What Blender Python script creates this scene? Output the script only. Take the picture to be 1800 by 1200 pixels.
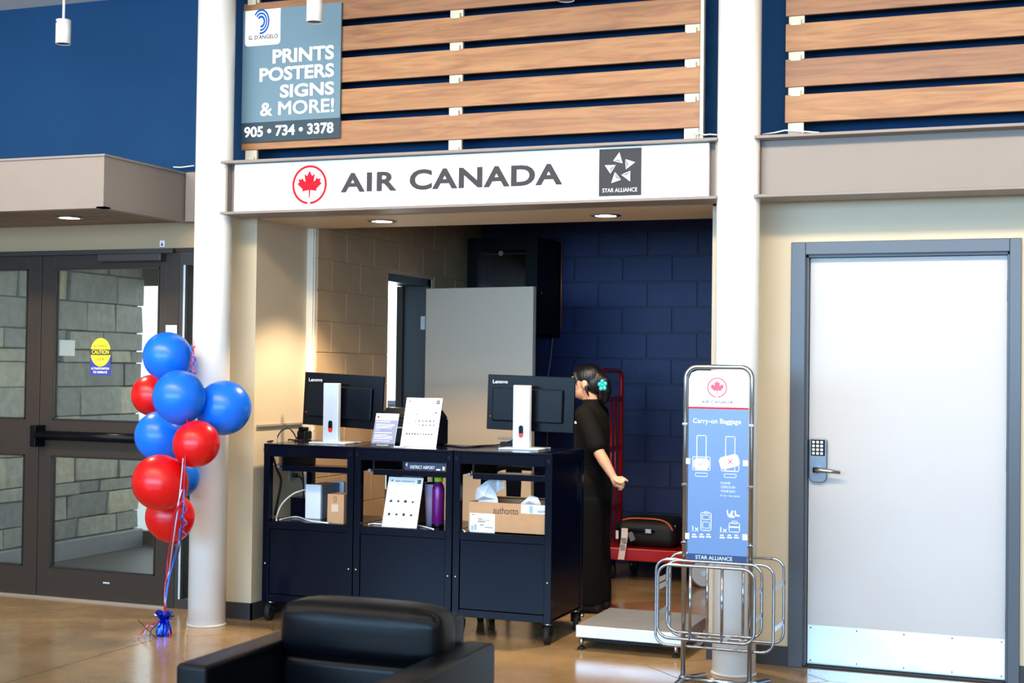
import bpy, bmesh, math, random
from mathutils import Vector, Matrix
random.seed(11)
for o in list(bpy.data.objects): bpy.data.objects.remove(o)
S = bpy.context.scene
COL = S.collection
PI = math.pi

# ------------------------------------------------------------------ camera
YAW, PIT, ROL, F = 0.37028, 0.01944, 0.012844, 2500.0
CAMP = Vector((0.0, -7.486, 1.530))
_f = Vector((-math.sin(YAW)*math.cos(PIT), math.cos(YAW)*math.cos(PIT), math.sin(PIT)))
_r = Vector((math.cos(YAW), math.sin(YAW), 0.0))
_u = _r.cross(_f)
_R = _r*math.cos(ROL) + _u*math.sin(ROL)
_U = -_r*math.sin(ROL) + _u*math.cos(ROL)
cd = bpy.data.cameras.new('camera')
cd.sensor_width = 36.0
cd.lens = F/1800*36
cd.clip_end = 300
cd.dof.use_dof = True
cd.dof.focus_distance = 8.3
cd.dof.aperture_fstop = 3.5
cam = bpy.data.objects.new('camera', cd)
COL.objects.link(cam)
M = Matrix.Identity(4)
for i in range(3):
    M[i][0], M[i][1], M[i][2], M[i][3] = _R[i], _U[i], -_f[i], CAMP[i]
cam.matrix_world = M
S.camera = cam
# a photo pixel gives a direction; the plane it is cut with gives the distance
def _ray(x, y): return _R*(x-900) - _U*(y-600) + _f*F
def PY(x, y, Y): d = _ray(x, y); return CAMP + d*((Y-CAMP.y)/d.y)
def PZ(x, y, Z): d = _ray(x, y); return CAMP + d*((Z-CAMP.z)/d.z)
def PXX(x, y, X): d = _ray(x, y); return CAMP + d*((X-CAMP.x)/d.x)

# ------------------------------------------------------------------ world, lights, exposure
W = bpy.data.worlds.new('sky'); S.world = W
W.use_nodes = True
bg = W.node_tree.nodes['Background']
bg.inputs[0].default_value = (0.78, 0.90, 1.0, 1)
bg.inputs[1].default_value = 2.5
S.view_settings.view_transform = 'Standard'
S.view_settings.look = 'None'
S.view_settings.gamma = 1.0
S.view_settings.use_curve_mapping = False
S.view_settings.exposure = 0.12
def area(name, loc, target, sx, sy, power, col, spread=PI):
    l = bpy.data.lights.new(name, 'AREA'); l.shape = 'RECTANGLE'; l.size = sx; l.size_y = sy
    l.energy = power; l.color = col; l.spread = spread
    o = bpy.data.objects.new(name, l); COL.objects.link(o); o.location = loc
    o.rotation_euler = (Vector(target)-Vector(loc)).to_track_quat('-Z', 'Y').to_euler()
    return o
# cool daylight entering through the window band of the hall behind the camera
area('window_daylight', (-3.0, -11.6, 2.3), (-3.0, 0, 1.4), 13.0, 2.0, 1200, (0.32, 0.63, 1.0))
# daylight entering the vestibule through its outer glazing
area('vestibule_daylight', (-6.1, 3.4, 1.3), (-6.1, 0.5, 1.1), 2.6, 2.2, 110, (1.0, 0.97, 0.88))
# unseen warm lights added: one washes the upper facade, one brightens the floor
area('added_wall_wash', (-3.0, -3.4, 3.85), (-3.0, 0, 2.5), 12.0, 0.5, 215, (1.0, 0.82, 0.60), 1.5)
area('added_hall_light', (-3.0, -5.0, 3.86), (-3.0, -5.0, 0), 11.0, 1.4, 190, (1.0, 0.80, 0.56))

# ------------------------------------------------------------------ materials
def lin(c):
    c = c/255.0
    return c/12.92 if c <= 0.04045 else ((c+0.055)/1.055)**2.4
def rgb(r, g, b): return (lin(r), lin(g), lin(b), 1)
MATS = {}
def mat(name, col, rough=0.5, metal=0.0, var=0.0, vscale=8.0, bump=0.0, bscale=60.0, spec=0.5, coat=0.0, stretch=(1,1,1), emit=None, estr=0, dark=None):
    if name in MATS: return MATS[name]
    m = bpy.data.materials.new(name); m.use_nodes = True
    nt = m.node_tree; b = nt.nodes['Principled BSDF']
    c = rgb(*col)
    b.inputs['Base Color'].default_value = c
    b.inputs['Roughness'].default_value = rough
    b.inputs['Metallic'].default_value = metal
    b.inputs['Specular IOR Level'].default_value = spec
    b.inputs['Coat Weight'].default_value = coat
    if emit:
        b.inputs['Emission Color'].default_value = rgb(*emit); b.inputs['Emission Strength'].default_value = estr
    if var or bump:
        tc = nt.nodes.new('ShaderNodeTexCoord'); mp = nt.nodes.new('ShaderNodeMapping')
        mp.inputs['Scale'].default_value = stretch
        nt.links.new(tc.outputs['Object'], mp.inputs['Vector'])
    if var:
        n = nt.nodes.new('ShaderNodeTexNoise'); n.inputs['Scale'].default_value = vscale; n.inputs['Detail'].default_value = 6
        nt.links.new(mp.outputs[0], n.inputs['Vector'])
        r = nt.nodes.new('ShaderNodeValToRGB')
        d = rgb(*dark) if dark else tuple(x*(1-var) for x in c[:3])+(1,)
        r.color_ramp.elements[0].position = 0.3; r.color_ramp.elements[1].position = 0.7
        r.color_ramp.elements[0].color = d
        r.color_ramp.elements[1].color = tuple(min(1, x*(1+var*0.5)) for x in c[:3])+(1,) if not dark else c
        nt.links.new(n.outputs['Fac'], r.inputs[0]); nt.links.new(r.outputs[0], b.inputs['Base Color'])
    if bump:
        n2 = nt.nodes.new('ShaderNodeTexNoise'); n2.inputs['Scale'].default_value = bscale; n2.inputs['Detail'].default_value = 4
        nt.links.new(mp.outputs[0], n2.inputs['Vector'])
        bp = nt.nodes.new('ShaderNodeBump'); bp.inputs['Strength'].default_value = bump; bp.inputs['Distance'].default_value = 0.01
        nt.links.new(n2.outputs['Fac'], bp.inputs['Height']); nt.links.new(bp.outputs[0], b.inputs['Normal'])
    MATS[name] = m
    return m
def glass_mat(name, tint, refl=0.08):
    m = bpy.data.materials.new(name); m.use_nodes = True; nt = m.node_tree; nt.nodes.clear()
    out = nt.nodes.new('ShaderNodeOutputMaterial'); mx = nt.nodes.new('ShaderNodeMixShader')
    t = nt.nodes.new('ShaderNodeBsdfTransparent'); t.inputs[0].default_value = tint
    g = nt.nodes.new('ShaderNodeBsdfGlossy'); g.inputs['Roughness'].default_value = 0.02
    fr = nt.nodes.new('ShaderNodeFresnel'); fr.inputs[0].default_value = 1.42
    ad = nt.nodes.new('ShaderNodeMath'); ad.operation = 'ADD'; ad.inputs[1].default_value = refl
    nt.links.new(fr.outputs[0], ad.inputs[0]); nt.links.new(ad.outputs[0], mx.inputs[0])
    nt.links.new(t.outputs[0], mx.inputs[1]); nt.links.new(g.outputs[0], mx.inputs[2]); nt.links.new(mx.outputs[0], out.inputs[0])
    return m
def wood_mat(name, a, b_, seed):
    m = bpy.data.materials.new(name); m.use_nodes = True; nt = m.node_tree; b = nt.nodes['Principled BSDF']
    tc = nt.nodes.new('ShaderNodeTexCoord'); mp = nt.nodes.new('ShaderNodeMapping')
    mp.inputs['Scale'].default_value = (0.7, 1, 9); mp.inputs['Location'].default_value = (seed*3.7, seed, seed*1.3)
    n = nt.nodes.new('ShaderNodeTexNoise'); n.inputs['Scale'].default_value = 3.0; n.inputs['Detail'].default_value = 9; n.inputs['Distortion'].default_value = 1.3
    r = nt.nodes.new('ShaderNodeValToRGB'); r.color_ramp.elements[0].color = rgb(*a); r.color_ramp.elements[1].color = rgb(*b_)
    r.color_ramp.elements[0].position = 0.32; r.color_ramp.elements[1].position = 0.62
    n3 = nt.nodes.new('ShaderNodeTexNoise'); n3.inputs['Scale'].default_value = 70; n3.inputs['Detail'].default_value = 2
    mp2 = nt.nodes.new('ShaderNodeMapping'); mp2.inputs['Scale'].default_value = (0.12, 1, 1.0)
    mx = nt.nodes.new('ShaderNodeMix'); mx.data_type = 'RGBA'; mx.blend_type = 'MULTIPLY'; mx.inputs[0].default_value = 0.35
    nt.links.new(tc.outputs['Object'], mp.inputs[0]); nt.links.new(mp.outputs[0], n.inputs['Vector'])
    nt.links.new(tc.outputs['Object'], mp2.inputs[0]); nt.links.new(mp2.outputs[0], n3.inputs['Vector'])
    nt.links.new(n.outputs['Fac'], r.inputs[0]); nt.links.new(r.outputs[0], mx.inputs[6]); nt.links.new(n3.outputs['Color'], mx.inputs[7])
    nt.links.new(mx.outputs[2], b.inputs['Base Color'])
    b.inputs['Roughness'].default_value = 0.5
    return m
def floor_mat():
    m = bpy.data.materials.new('polished_concrete'); m.use_nodes = True; nt = m.node_tree; b = nt.nodes['Principled BSDF']
    tc = nt.nodes.new('ShaderNodeTexCoord')
    n = nt.nodes.new('ShaderNodeTexNoise'); n.inputs['Scale'].default_value = 1.3; n.inputs['Detail'].default_value = 8; n.inputs['Roughness'].default_value = 0.6
    r = nt.nodes.new('ShaderNodeValToRGB'); r.color_ramp.elements[0].color = rgb(126, 100, 70); r.color_ramp.elements[1].color = rgb(174, 145, 106)
    r.color_ramp.elements[0].position = 0.3; r.color_ramp.elements[1].position = 0.7
    n2 = nt.nodes.new('ShaderNodeTexNoise'); n2.inputs['Scale'].default_value = 160; n2.inputs['Detail'].default_value = 3
    r2 = nt.nodes.new('ShaderNodeValToRGB'); r2.color_ramp.elements[0].color = (0.72, 0.72, 0.72, 1); r2.color_ramp.elements[1].color = (1.12, 1.1, 1.05, 1)
    r2.color_ramp.elements[0].position = 0.35; r2.color_ramp.elements[1].position = 0.66
    mx = nt.nodes.new('ShaderNodeMix'); mx.data_type = 'RGBA'; mx.blend_type = 'MULTIPLY'; mx.inputs[0].default_value = 0.8
    for q in (n, n2): nt.links.new(tc.outputs['Object'], q.inputs['Vector'])
    nt.links.new(n.outputs['Fac'], r.inputs[0]); nt.links.new(n2.outputs['Fac'], r2.inputs[0])
    nt.links.new(r.outputs[0], mx.inputs[6]); nt.links.new(r2.outputs[0], mx.inputs[7]); nt.links.new(mx.outputs[2], b.inputs['Base Color'])
    b.inputs['Roughness'].default_value = 0.17
    b.inputs['Specular IOR Level'].default_value = 0.55
    return m
CREAM = mat('cream_paint', (206, 189, 160), 0.55, var=0.03, vscale=3)
BLUE = mat('blue_paint', (17, 58, 98), 0.7, spec=.12, var=0.06, vscale=2)
NAVYB = mat('navy_block_paint', (28, 43, 88), 0.42, spec=.3, var=0.12, vscale=9, bump=0.25, bscale=120)
NAVYM = mat('navy_mortar', (14, 22, 52), 0.5)
CREAMB = mat('cream_block_paint', (190, 160, 124), 0.5, spec=.25, var=0.05, vscale=6, bump=0.2, bscale=120)
CREAMM = mat('cream_mortar', (188, 164, 132), 0.5)
WHITE = mat('white_paint', (244, 243, 238), 0.4)
COLW = mat('column_enamel', (250, 249, 244), 0.3, var=0.02, vscale=4)
STEEL = mat('taupe_steel_paint', (138, 127, 119), 0.45, spec=.3, var=0.03, vscale=5)
BRONZE = mat('bronze_aluminium', (50, 41, 35), 0.42, spec=.3)
BLACKP = mat('black_powder_coat', (4, 8, 24), 0.17, spec=0.12)
BLACKPL = mat('black_plastic', (6, 9, 15), 0.28, spec=.14)
RUBBER = mat('black_rubber', (12, 12, 13), 0.7)
CHROME = mat('chrome', (168, 172, 180), 0.14, 1.0)
BRUSH = mat('brushed_steel', (205, 212, 218), 0.32, 1.0, var=0.08, vscale=4)
SILVER = mat('silver_plastic', (196, 208, 220), 0.35, 0.3)
DGREY = mat('dark_grey_paint', (72, 76, 84), 0.32)
BASEM = mat('black_vinyl_base', (48, 48, 52), 0.5)
LEATHER = mat('black_leather', (3, 4, 8), 0.34, bump=0.08, bscale=220, spec=0.18)
CARD = mat('cardboard', (190, 148, 108), 0.8, var=0.06, vscale=20)
PAPER = mat('white_paper', (238, 240, 244), 0.7)
INK = mat('dark_ink', (36, 36, 42), 0.6)
GREYINK = mat('grey_print', (150, 152, 158), 0.7)
LETTER = mat('sign_grey_vinyl', (70, 66, 70), 0.7, spec=.08)
REDV = mat('red_vinyl', (214, 30, 44), 0.7, spec=.08)
REDP = mat('red_enamel', (170, 20, 22), 0.28)
BALB = mat('blue_latex', (10, 112, 236), 0.3, spec=0.5)
BALR = mat('red_latex', (222, 10, 16), 0.3, spec=0.5)
GLASS = glass_mat('clear_glass', (0.90, 0.93, 0.93, 1), 0.0)
FLOOR = floor_mat()
WOODS = [wood_mat('cedar_%d' % i, a, b, i) for i, (a, b) in enumerate((((142, 91, 53), (176, 122, 75)), ((134, 86, 54), (162, 110, 70)), ((150, 97, 53), (182, 128, 77))))]

# ------------------------------------------------------------------ builders
class MB:
    def __init__(s): s.v = []; s.f = []; s.sm = []
    def add(s, vs, fs, smooth=False):
        n = len(s.v); s.v += [Vector(p) for p in vs]; s.f += [tuple(i+n for i in f) for f in fs]; s.sm += [smooth]*len(fs)
        return s
    def box(s, a, b):
        x0, y0, z0 = a; x1, y1, z1 = b
        if x0 > x1: x0, x1 = x1, x0
        if y0 > y1: y0, y1 = y1, y0
        if z0 > z1: z0, z1 = z1, z0
        return s.add([(x0,y0,z0),(x1,y0,z0),(x1,y1,z0),(x0,y1,z0),(x0,y0,z1),(x1,y0,z1),(x1,y1,z1),(x0,y1,z1)],
              [(0,3,2,1),(4,5,6,7),(0,1,5,4),(1,2,6,5),(2,3,7,6),(3,0,4,7)])
    def tube(s, pts, r, n=10, closed=False, cap=True):
        pts = [Vector(p) for p in pts]; m = len(pts); rs = r if isinstance(r, (list, tuple)) else [r]*m
        up = None; vs = []
        for i, p in enumerate(pts):
            a = pts[i-1] if (i > 0 or closed) else p; b = pts[(i+1) % m] if (i < m-1 or closed) else p
            t = (b-a)
            t = t.normalized() if t.length > 1e-9 else Vector((0,0,1))
            if up is None:
                up = Vector((0,0,1)) if abs(t.z) < 0.9 else Vector((1,0,0))
            sd = t.cross(up)
            if sd.length < 1e-6: sd = t.orthogonal()
            sd.normalize(); up = sd.cross(t).normalized()
            for k in range(n):
                an = 2*PI*k/n; vs.append(p + (sd*math.cos(an) + up*math.sin(an))*rs[i])
        fs = []
        for i in range(m if closed else m-1):
            j = (i+1) % m
            for k in range(n):
                k2 = (k+1) % n; fs.append((i*n+k, i*n+k2, j*n+k2, j*n+k))
        s.add(vs, fs, True)
        if cap and not closed:
            n0 = len(s.v)-len(vs)
            s.f += [tuple(n0+k for k in reversed(range(n))), tuple(n0+(m-1)*n+k for k in range(n))]; s.sm += [False, False]
        return s
    def cyl(s, a, b, r, n=20, r2=None): return s.tube([a, b], [r, r if r2 is None else r2], n)
    def lathe(s, c, prof, n=24, axis='z'):
        c = Vector(c); vs = []; fs = []; m = len(prof)
        for (r, h) in prof:
            for k in range(n):
                a = 2*PI*k/n; x, y = r*math.cos(a), r*math.sin(a)
                vs.append(c + (Vector((x, y, h)) if axis == 'z' else Vector((x, h, y)) if axis == 'y' else Vector((h, x, y))))
        for i in range(m-1):
            for k in range(n):
                k2 = (k+1) % n; fs.append((i*n+k, i*n+k2, (i+1)*n+k2, (i+1)*n+k))
        if prof[0][0] > 1e-5: fs.append(tuple(reversed(range(n))))
        if prof[-1][0] > 1e-5: fs.append(tuple((m-1)*n+k for k in range(n)))
        return s.add(vs, fs, True)
    def xz(s, pts, y, th=0.002):          # polygon in the X-Z plane, front face at y, thickness behind it
        n = len(pts)
        ar = sum(pts[i][0]*pts[(i+1)%n][1]-pts[(i+1)%n][0]*pts[i][1] for i in range(n))
        if ar < 0: pts = pts[::-1]
        vs = [(p[0], y, p[1]) for p in pts] + [(p[0], y+th, p[1]) for p in pts]
        return s.add(vs, [tuple(range(n)), tuple(reversed(range(n, 2*n)))] + [((i+1) % n, i, n+i, n+(i+1) % n) for i in range(n)])
    def xy(s, pts, z0, z1):               # slab from a plan polygon
        n = len(pts)
        ar = sum(pts[i][0]*pts[(i+1)%n][1]-pts[(i+1)%n][0]*pts[i][1] for i in range(n))
        if ar < 0: pts = pts[::-1]
        vs = [(p[0], p[1], z0) for p in pts] + [(p[0], p[1], z1) for p in pts]
        return s.add(vs, [tuple(reversed(range(n))), tuple(range(n, 2*n))] + [(i, (i+1) % n, n+(i+1) % n, n+i) for i in range(n)])
    def ring(s, x0, x1, z0, z1, t, y, th=0.001):   # flat rectangular outline
        for q in (((x0,z0),(x1,z0),(x1,z0+t),(x0,z0+t)), ((x0,z1-t),(x1,z1-t),(x1,z1),(x0,z1)), ((x0,z0),(x0+t,z0),(x0+t,z1),(x0,z1)), ((x1-t,z0),(x1,z0),(x1,z1),(x1-t,z1))):
            s.xz(list(q), y, th)
        return s
    def sphere(s, c, r, n=16, m=10, sc=(1,1,1)):
        c = Vector(c); vs = []; fs = []
        for i in range(m+1):
            t = PI*i/m
            for k in range(n):
                a = 2*PI*k/n
                vs.append(c + Vector((r*sc[0]*math.sin(t)*math.cos(a), r*sc[1]*math.sin(t)*math.sin(a), r*sc[2]*math.cos(t))))
        for i in range(m):
            for k in range(n):
                k2 = (k+1) % n; fs.append((i*n+k, (i+1)*n+k, (i+1)*n+k2, i*n+k2))
        return s.add(vs, fs, True)
    def rot(s, piv, axis, ang):
        R_ = Matrix.Rotation(ang, 3, axis); piv = Vector(piv)
        s.v = [piv + R_ @ (p-piv) for p in s.v]; return s
    def mesh(s, name, off=Vector((0,0,0)), weld=False):
        me = bpy.data.meshes.new(name)
        me.from_pydata([tuple(p-off) for p in s.v], [], s.f)
        me.polygons.foreach_set('use_smooth', s.sm); me.update()
        if weld:
            bm = bmesh.new(); bm.from_mesh(me); bmesh.ops.remove_doubles(bm, verts=bm.verts, dist=1e-5); bmesh.ops.recalc_face_normals(bm, faces=bm.faces); bm.to_mesh(me); bm.free()
        return me
def tag(o, label=None, cat=None, group=None, kind=None):
    if label: o['label'] = label
    if cat: o['category'] = cat
    if group: o['group'] = group
    if kind: o['kind'] = kind
    return o
def wpos(p):
    return p.matrix_basis.translation if p.parent is None else wpos(p.parent)+p.matrix_basis.translation
def link(name, me, m, parent=None, bevel=0, seg=2, loc=None):
    if m is not None and len(me.materials) == 0: me.materials.append(m)
    o = bpy.data.objects.new(name, me); COL.objects.link(o)
    if parent is not None: o.parent = parent
    if loc is not None: o.location = loc
    if bevel:
        b = o.modifiers.new('bevel', 'BEVEL'); b.width = bevel; b.segments = seg; b.limit_method = 'ANGLE'; b.angle_limit = 0.7
    return o
def part(parent, name, mb, m, bevel=0, seg=2, local=False, weld=False, label=None):
    off = Vector((0,0,0)) if local else wpos(parent)
    o = link(name, mb.mesh(name, off, weld), m, parent, bevel, seg)
    if label: o['label'] = label
    return o
def thing(name, loc, label, cat, group=None, kind=None, rot=None):
    o = bpy.data.objects.new(name, None); COL.objects.link(o); o.location = loc; o.empty_display_size = 0.1
    if rot: o.rotation_euler = rot
    return tag(o, label, cat, group, kind)
def solo(name, mb, m, label, cat, group=None, kind=None, bevel=0, seg=2, org=None, weld=False):
    if org is None:
        org = Vector((sum(p.x for p in mb.v)/len(mb.v), sum(p.y for p in mb.v)/len(mb.v), min(p.z for p in mb.v)))
    org = Vector(org)
    o = link(name, mb.mesh(name, org, weld), m, None, bevel, seg, org)
    return tag(o, label, cat, group, kind)
def struct(name, mb, m, label, bevel=0): return solo(name, mb, m, label, None, kind='structure', bevel=bevel)
def copy_part(src, parent, loc):
    c = src.copy(); COL.objects.link(c); c.parent = parent; c.location = loc; return c
def text(parent, body, x0, x1, z0, z1, y, m, bold=0.0, name='lettering', local=False, align='fit', space=1.0, roll=0.0, th=0.0015):
    cu = bpy.data.curves.new('t', 'FONT'); cu.body = body; cu.size = 1; cu.bevel_depth = bold; cu.bevel_resolution = 0; cu.space_character = space; cu.resolution_u = 4
    ob = bpy.data.objects.new('t', cu); COL.objects.link(ob)
    me0 = ob.to_mesh(); vs = [v.co.copy() for v in me0.vertices]; fs = [tuple(p.vertices) for p in me0.polygons]
    ob.to_mesh_clear(); bpy.data.objects.remove(ob); bpy.data.curves.remove(cu)
    ax, bx = min(v.x for v in vs), max(v.x for v in vs); ay, by = min(v.y for v in vs), max(v.y for v in vs)
    sz = (z1-z0)/(by-ay); sx = (x1-x0)/(bx-ax) if align == 'fit' else sz
    ox = x0-ax*sx if align != 'right' else x1-bx*sx
    mb = MB(); mb.add([(ox+v.x*sx, y-v.z*sz*.25, z0+(v.y-ay)*sz) for v in vs], fs)
    if roll: mb.rot(((x0+x1)/2, y, (z0+z1)/2), 'Y', roll)
    off = Vector((0,0,0)) if local else wpos(parent)
    return link(name, mb.mesh(name, off), m, parent)
# emblem outlines
_hl = [(0,1),(.145,.735),(.20,.725),(.35,.83),(.275,.42),(.33,.40),(.51,.615),(.555,.52),(.76,.56),(.69,.37),(.82,.285),(.46,-.02),(.50,-.14),(.05,-.08)]
LEAF = _hl + [(.03,-.5),(-.03,-.5)] + [(-a, b) for a, b in reversed(_hl[1:])]
def maple(parent, cx, cz, r, y, m, local=False):
    mb = MB(); mb.xz([(cx+a*r*0.86, cz+(b-.22)*r*0.92) for a, b in LEAF], y, 0.002)
    n = 40; pts_o = []; pts_i = []
    for k in range(n+1):
        a = -PI/2+0.05+(2*PI-0.16)*k/n
        pts_o.append((cx+r*math.cos(a), cz+r*math.sin(a))); pts_i.append((cx+r*0.885*math.cos(a), cz+r*0.885*math.sin(a)))
    for k in range(n): mb.xz([pts_o[k], pts_o[k+1], pts_i[k+1], pts_i[k]], y, 0.002)
    return part(parent, 'emblem', mb, m, local=local)
SGREY = mat('emblem_grey', (66, 66, 70), 0.7, spec=.08); SMID = mat('emblem_mid_grey', (140, 142, 146), 0.7, spec=.1)
def star_badge(parent, cx, cz, w, y, local=False, words=True, back=True):
    if back: part(parent, 'badge', MB().xz([(cx-w/2,cz-w*.535),(cx+w/2,cz-w*.535),(cx+w/2,cz+w*.535),(cx-w/2,cz+w*.535)], y, 0.002), SGREY, local=local)
    a_ = MB(); b_ = MB(); c0 = cz+w*0.075 if words else cz
    for k in range(5):
        an = -2*PI*k/5
        def P(x, z): return (cx+w*(x*math.cos(an)-z*math.sin(an)), c0+w*(x*math.sin(an)+z*math.cos(an)))
        a_.xz([P(-.02, .375), P(-.165, .185), P(.055, .125)], y-0.001, 0.001)
        b_.xz([P(-.165, .185), P(-.04, .23), P(.055, .125), P(-.05, .165)], y-0.0016, 0.001)
    part(parent, 'emblem', a_, WHITE, local=local); part(parent, 'emblem_facet', b_, SMID, local=local)
    if words: text(parent, 'STAR ALLIANCE', cx-w*.41, cx+w*.41, cz-w*.45, cz-w*.36, y-0.002, WHITE, local=local)

# ------------------------------------------------------------------ the setting: floor
CLX, CLY, CRX, CRY, CR = -4.713, -0.27, -1.557, -0.30, 0.11
gap = 0.007
fl = thing('floor', (-3, 0, 0), 'tan polished concrete floor cut by thin joints and diamonds round the columns', 'floor', kind='structure')
part(fl, 'subfloor', MB().box((-13, -13, -0.2), (6, 3.6, -0.012)), mat('joint_dark', (52, 42, 32), 0.7))
Dm = 0.47
def slab(pts): part(fl, 'slab', MB().xy(pts, -0.05, 0.0), FLOOR)
g = gap/2; d_ = Dm+gap
for cx in (CLX, CRX):
    slab([(cx-Dm, -.29), (cx, -.29-Dm), (cx+Dm, -.29), (cx, -.29+Dm)])
yl = -.29
for (xa, xb, La, Lb) in ((-13, CLX, 0, 1), (CLX, CRX, 1, 1), (CRX, 6, 1, 0)):
    xa2, xb2 = xa+g, xb-g
    for sgn in (-1, 1):
        ye = -13 if sgn < 0 else 3.6
        p = []
        p += [(xa2, ye)]
        p += [(xb2, ye)]
        p += [(xb2, yl+sgn*d_), (xb2-d_+g, yl+sgn*g)] if Lb else [(xb2, yl+sgn*g)]
        p += [(xa2+d_-g, yl+sgn*g), (xa2, yl+sgn*d_)] if La else [(xa2, yl+sgn*g)]
        slab(p)
# ceiling and hall shell
struct('ceiling', MB().box((-13, -12.2, 3.885), (6, 0.3, 4.05)), mat('ceiling_white', (240, 238, 232), 0.6), 'flat white hall ceiling above the blue wall')
wr = MB(); wr.box((-13, -12.2, 0), (6, -12.0, 1.2)); wr.box((-13, -12.2, 3.4), (6, -12.0, 3.885))
for k in range(8): wr.box((-13+k*2.65, -12.2, 0.7), (-12.75+k*2.65, -12.0, 3.4))
struct('wall_rear', wr, CREAM, 'cream hall wall with a band of tall windows opposite the counter')
struct('wall_hall_left', MB().box((-13.1, -12.2, 0), (-12.9, 3, 3.885)), CREAM, 'plain cream end wall of the hall by the entrance')
struct('wall_hall_right', MB().box((5.9, -12.2, 0), (6.1, 0.3, 3.885)), CREAM, 'plain cream end wall of the hall beyond the grey door')
# upper blue wall, lower cream walls
struct('wall_upper', MB().box((-13, 0.10, 2.62), (6, 0.30, 3.885)), BLUE, 'bright blue painted upper wall behind the cedar slats')
wb = MB(); wb.box((-4.60, 0, 2.42), (-1.70, 0.10, 2.70)); wb.box((-4.60, 0.10, 2.42), (-1.70, 0.62, 2.62))
struct('wall_bulkhead', wb, CREAM, 'cream bulkhead and soffit over the counter opening')
wf = MB(); wf.box((-1.76, 0, 0), (-1.335, 0.22, 2.70)); wf.box((-1.335, 0, 2.213), (-0.197, 0.22, 2.70)); wf.box((-0.197, 0, 0), (6, 0.22, 2.70))
struct('wall_front_right', wf, CREAM, 'cream wall around the grey framed door')
struct('wall_light_stop', MB().box((-1.55, 0.45, 0), (6, 0.6, 3.0)).box((5.8, 0.22, 0), (6, 0.45, 3.0)).box((-1.55, 0.22, 2.68), (6, 0.6, 3.0)), CREAM, 'unseen backing wall added behind the grey framed door to stop light leaks')  # unseen backing added so sky light does not leak round the door slab
ws = MB(); ws.box((-4.80, -0.03, 0), (-4.56, 0.62, 2.62))
struct('wall_return', ws, CREAM, 'cream wall stub between the white column and the counter opening')
struct('trim_1', MB().box((-4.56, 0.585, 0), (-4.515, 0.62, 2.42)).box((-4.515, 0.60, 0), (-4.508, 0.63, 2.42)), mat('trim_cream', (232, 220, 198), 0.4), 'cream shutter guide strip on the inner edge of the opening')
bb = MB(); bb.box((-4.81, -0.04, 0), (-4.55, -0.03, 0.10)); bb.box((-4.56, -0.04, 0), (-4.55, 0.58, 0.10))
struct('baseboard_left', bb, BASEM, 'black vinyl base under the cream stub wall')
struct('baseboard_right', MB().box((-1.77, -0.01, 0), (-1.336, 0, 0.10)).box((-0.196, -0.01, 0), (3, 0, 0.10)), BASEM, 'black vinyl base under the cream wall by the grey door')

# block walls of the counter room
BH, BL = 0.2032, 0.4064
_bc = {}
def block_mesh(w, h, t, axis, m):
    k = (round(w, 3), round(h, 3), t, axis, m.name)
    if k not in _bc:
        bm = bmesh.new(); bmesh.ops.create_cube(bm, size=1)
        sc = (w, t, h) if axis == 'x' else (t, w, h)
        bmesh.ops.scale(bm, vec=sc, verts=bm.verts)
        bmesh.ops.bevel(bm, geom=list(bm.edges), offset=0.003, segments=1, affect='EDGES')
        me = bpy.data.meshes.new('block'); bm.to_mesh(me); bm.free(); me.materials.append(m); _bc[k] = me
    return _bc[k]
jt = 0.009
wbk = thing('wall_back', (-3.1, 3.4, 0), 'navy painted concrete block wall at the back of the counter room', 'wall', kind='structure')
part(wbk, 'mortar', MB().box((-4.7, 3.407, 0), (-1.5, 3.6, 3.05)), NAVYM)
xj = -3.282
for r in range(15):
    z0 = r*BH; off = xj + (0 if r % 2 == 1 else BL/2) - BL*6
    for c in range(14):
        a = max(off+c*BL, -4.5); b = min(off+(c+1)*BL, -1.7)
        if b-a < 0.05: continue
        o = link('block', block_mesh(b-a-jt, BH-jt, 0.03, 'x', NAVYB), None, wbk); o.location = ((a+b)/2+3.1, 0.015-0.001*random.random()*3, z0+BH/2)
wsl = thing('wall_side', (-4.5, 2, 0), 'cream painted concrete block wall on the left of the counter room', 'wall', kind='structure')
DY0, DY1, DZ = 1.655, 2.42, 2.205
part(wsl, 'mortar', MB().box((-4.62, 0.62, 0), (-4.504, DY0, 3.05)).box((-4.62, DY1, 0), (-4.504, 3.4, 3.05)).box((-4.62, DY0, DZ), (-4.504, DY1, 3.05)), CREAMM)
yj = 1.015
for r in range(15):
    z0 = r*BH-0.004; off = yj + (0 if r % 2 == 1 else BL/2) - BL*3
    for c in range(12):
        segs = [(max(off+c*BL, 0.62), min(off+(c+1)*BL, 3.4))]
        if z0 < DZ-0.1:
            a, b = segs[0]; segs = []
            if a < DY0: segs.append((a, min(b, DY0)))
            if b > DY1: segs.append((max(a, DY1), b))
        for a, b in segs:
            if b-a < 0.03: continue
            o = link('block', block_mesh(b-a-0.004, BH-0.004, 0.03, 'y', CREAMB), None, wsl); o.location = (-0.015+random.random()*0.0015, (a+b)/2-2, z0+BH/2)
struct('wall_room_right', MB().box((-1.70, 0.22, 0), (-1.55, 3.4, 3.05)), NAVYB, 'navy side wall of the counter room behind the column')
struct('ceiling_room', MB().box((-4.7, 0.62, 2.98), (-1.5, 3.6, 3.1)), mat('dark_ceiling', (70, 70, 74), 0.7), 'dark ceiling of the counter room')

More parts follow.
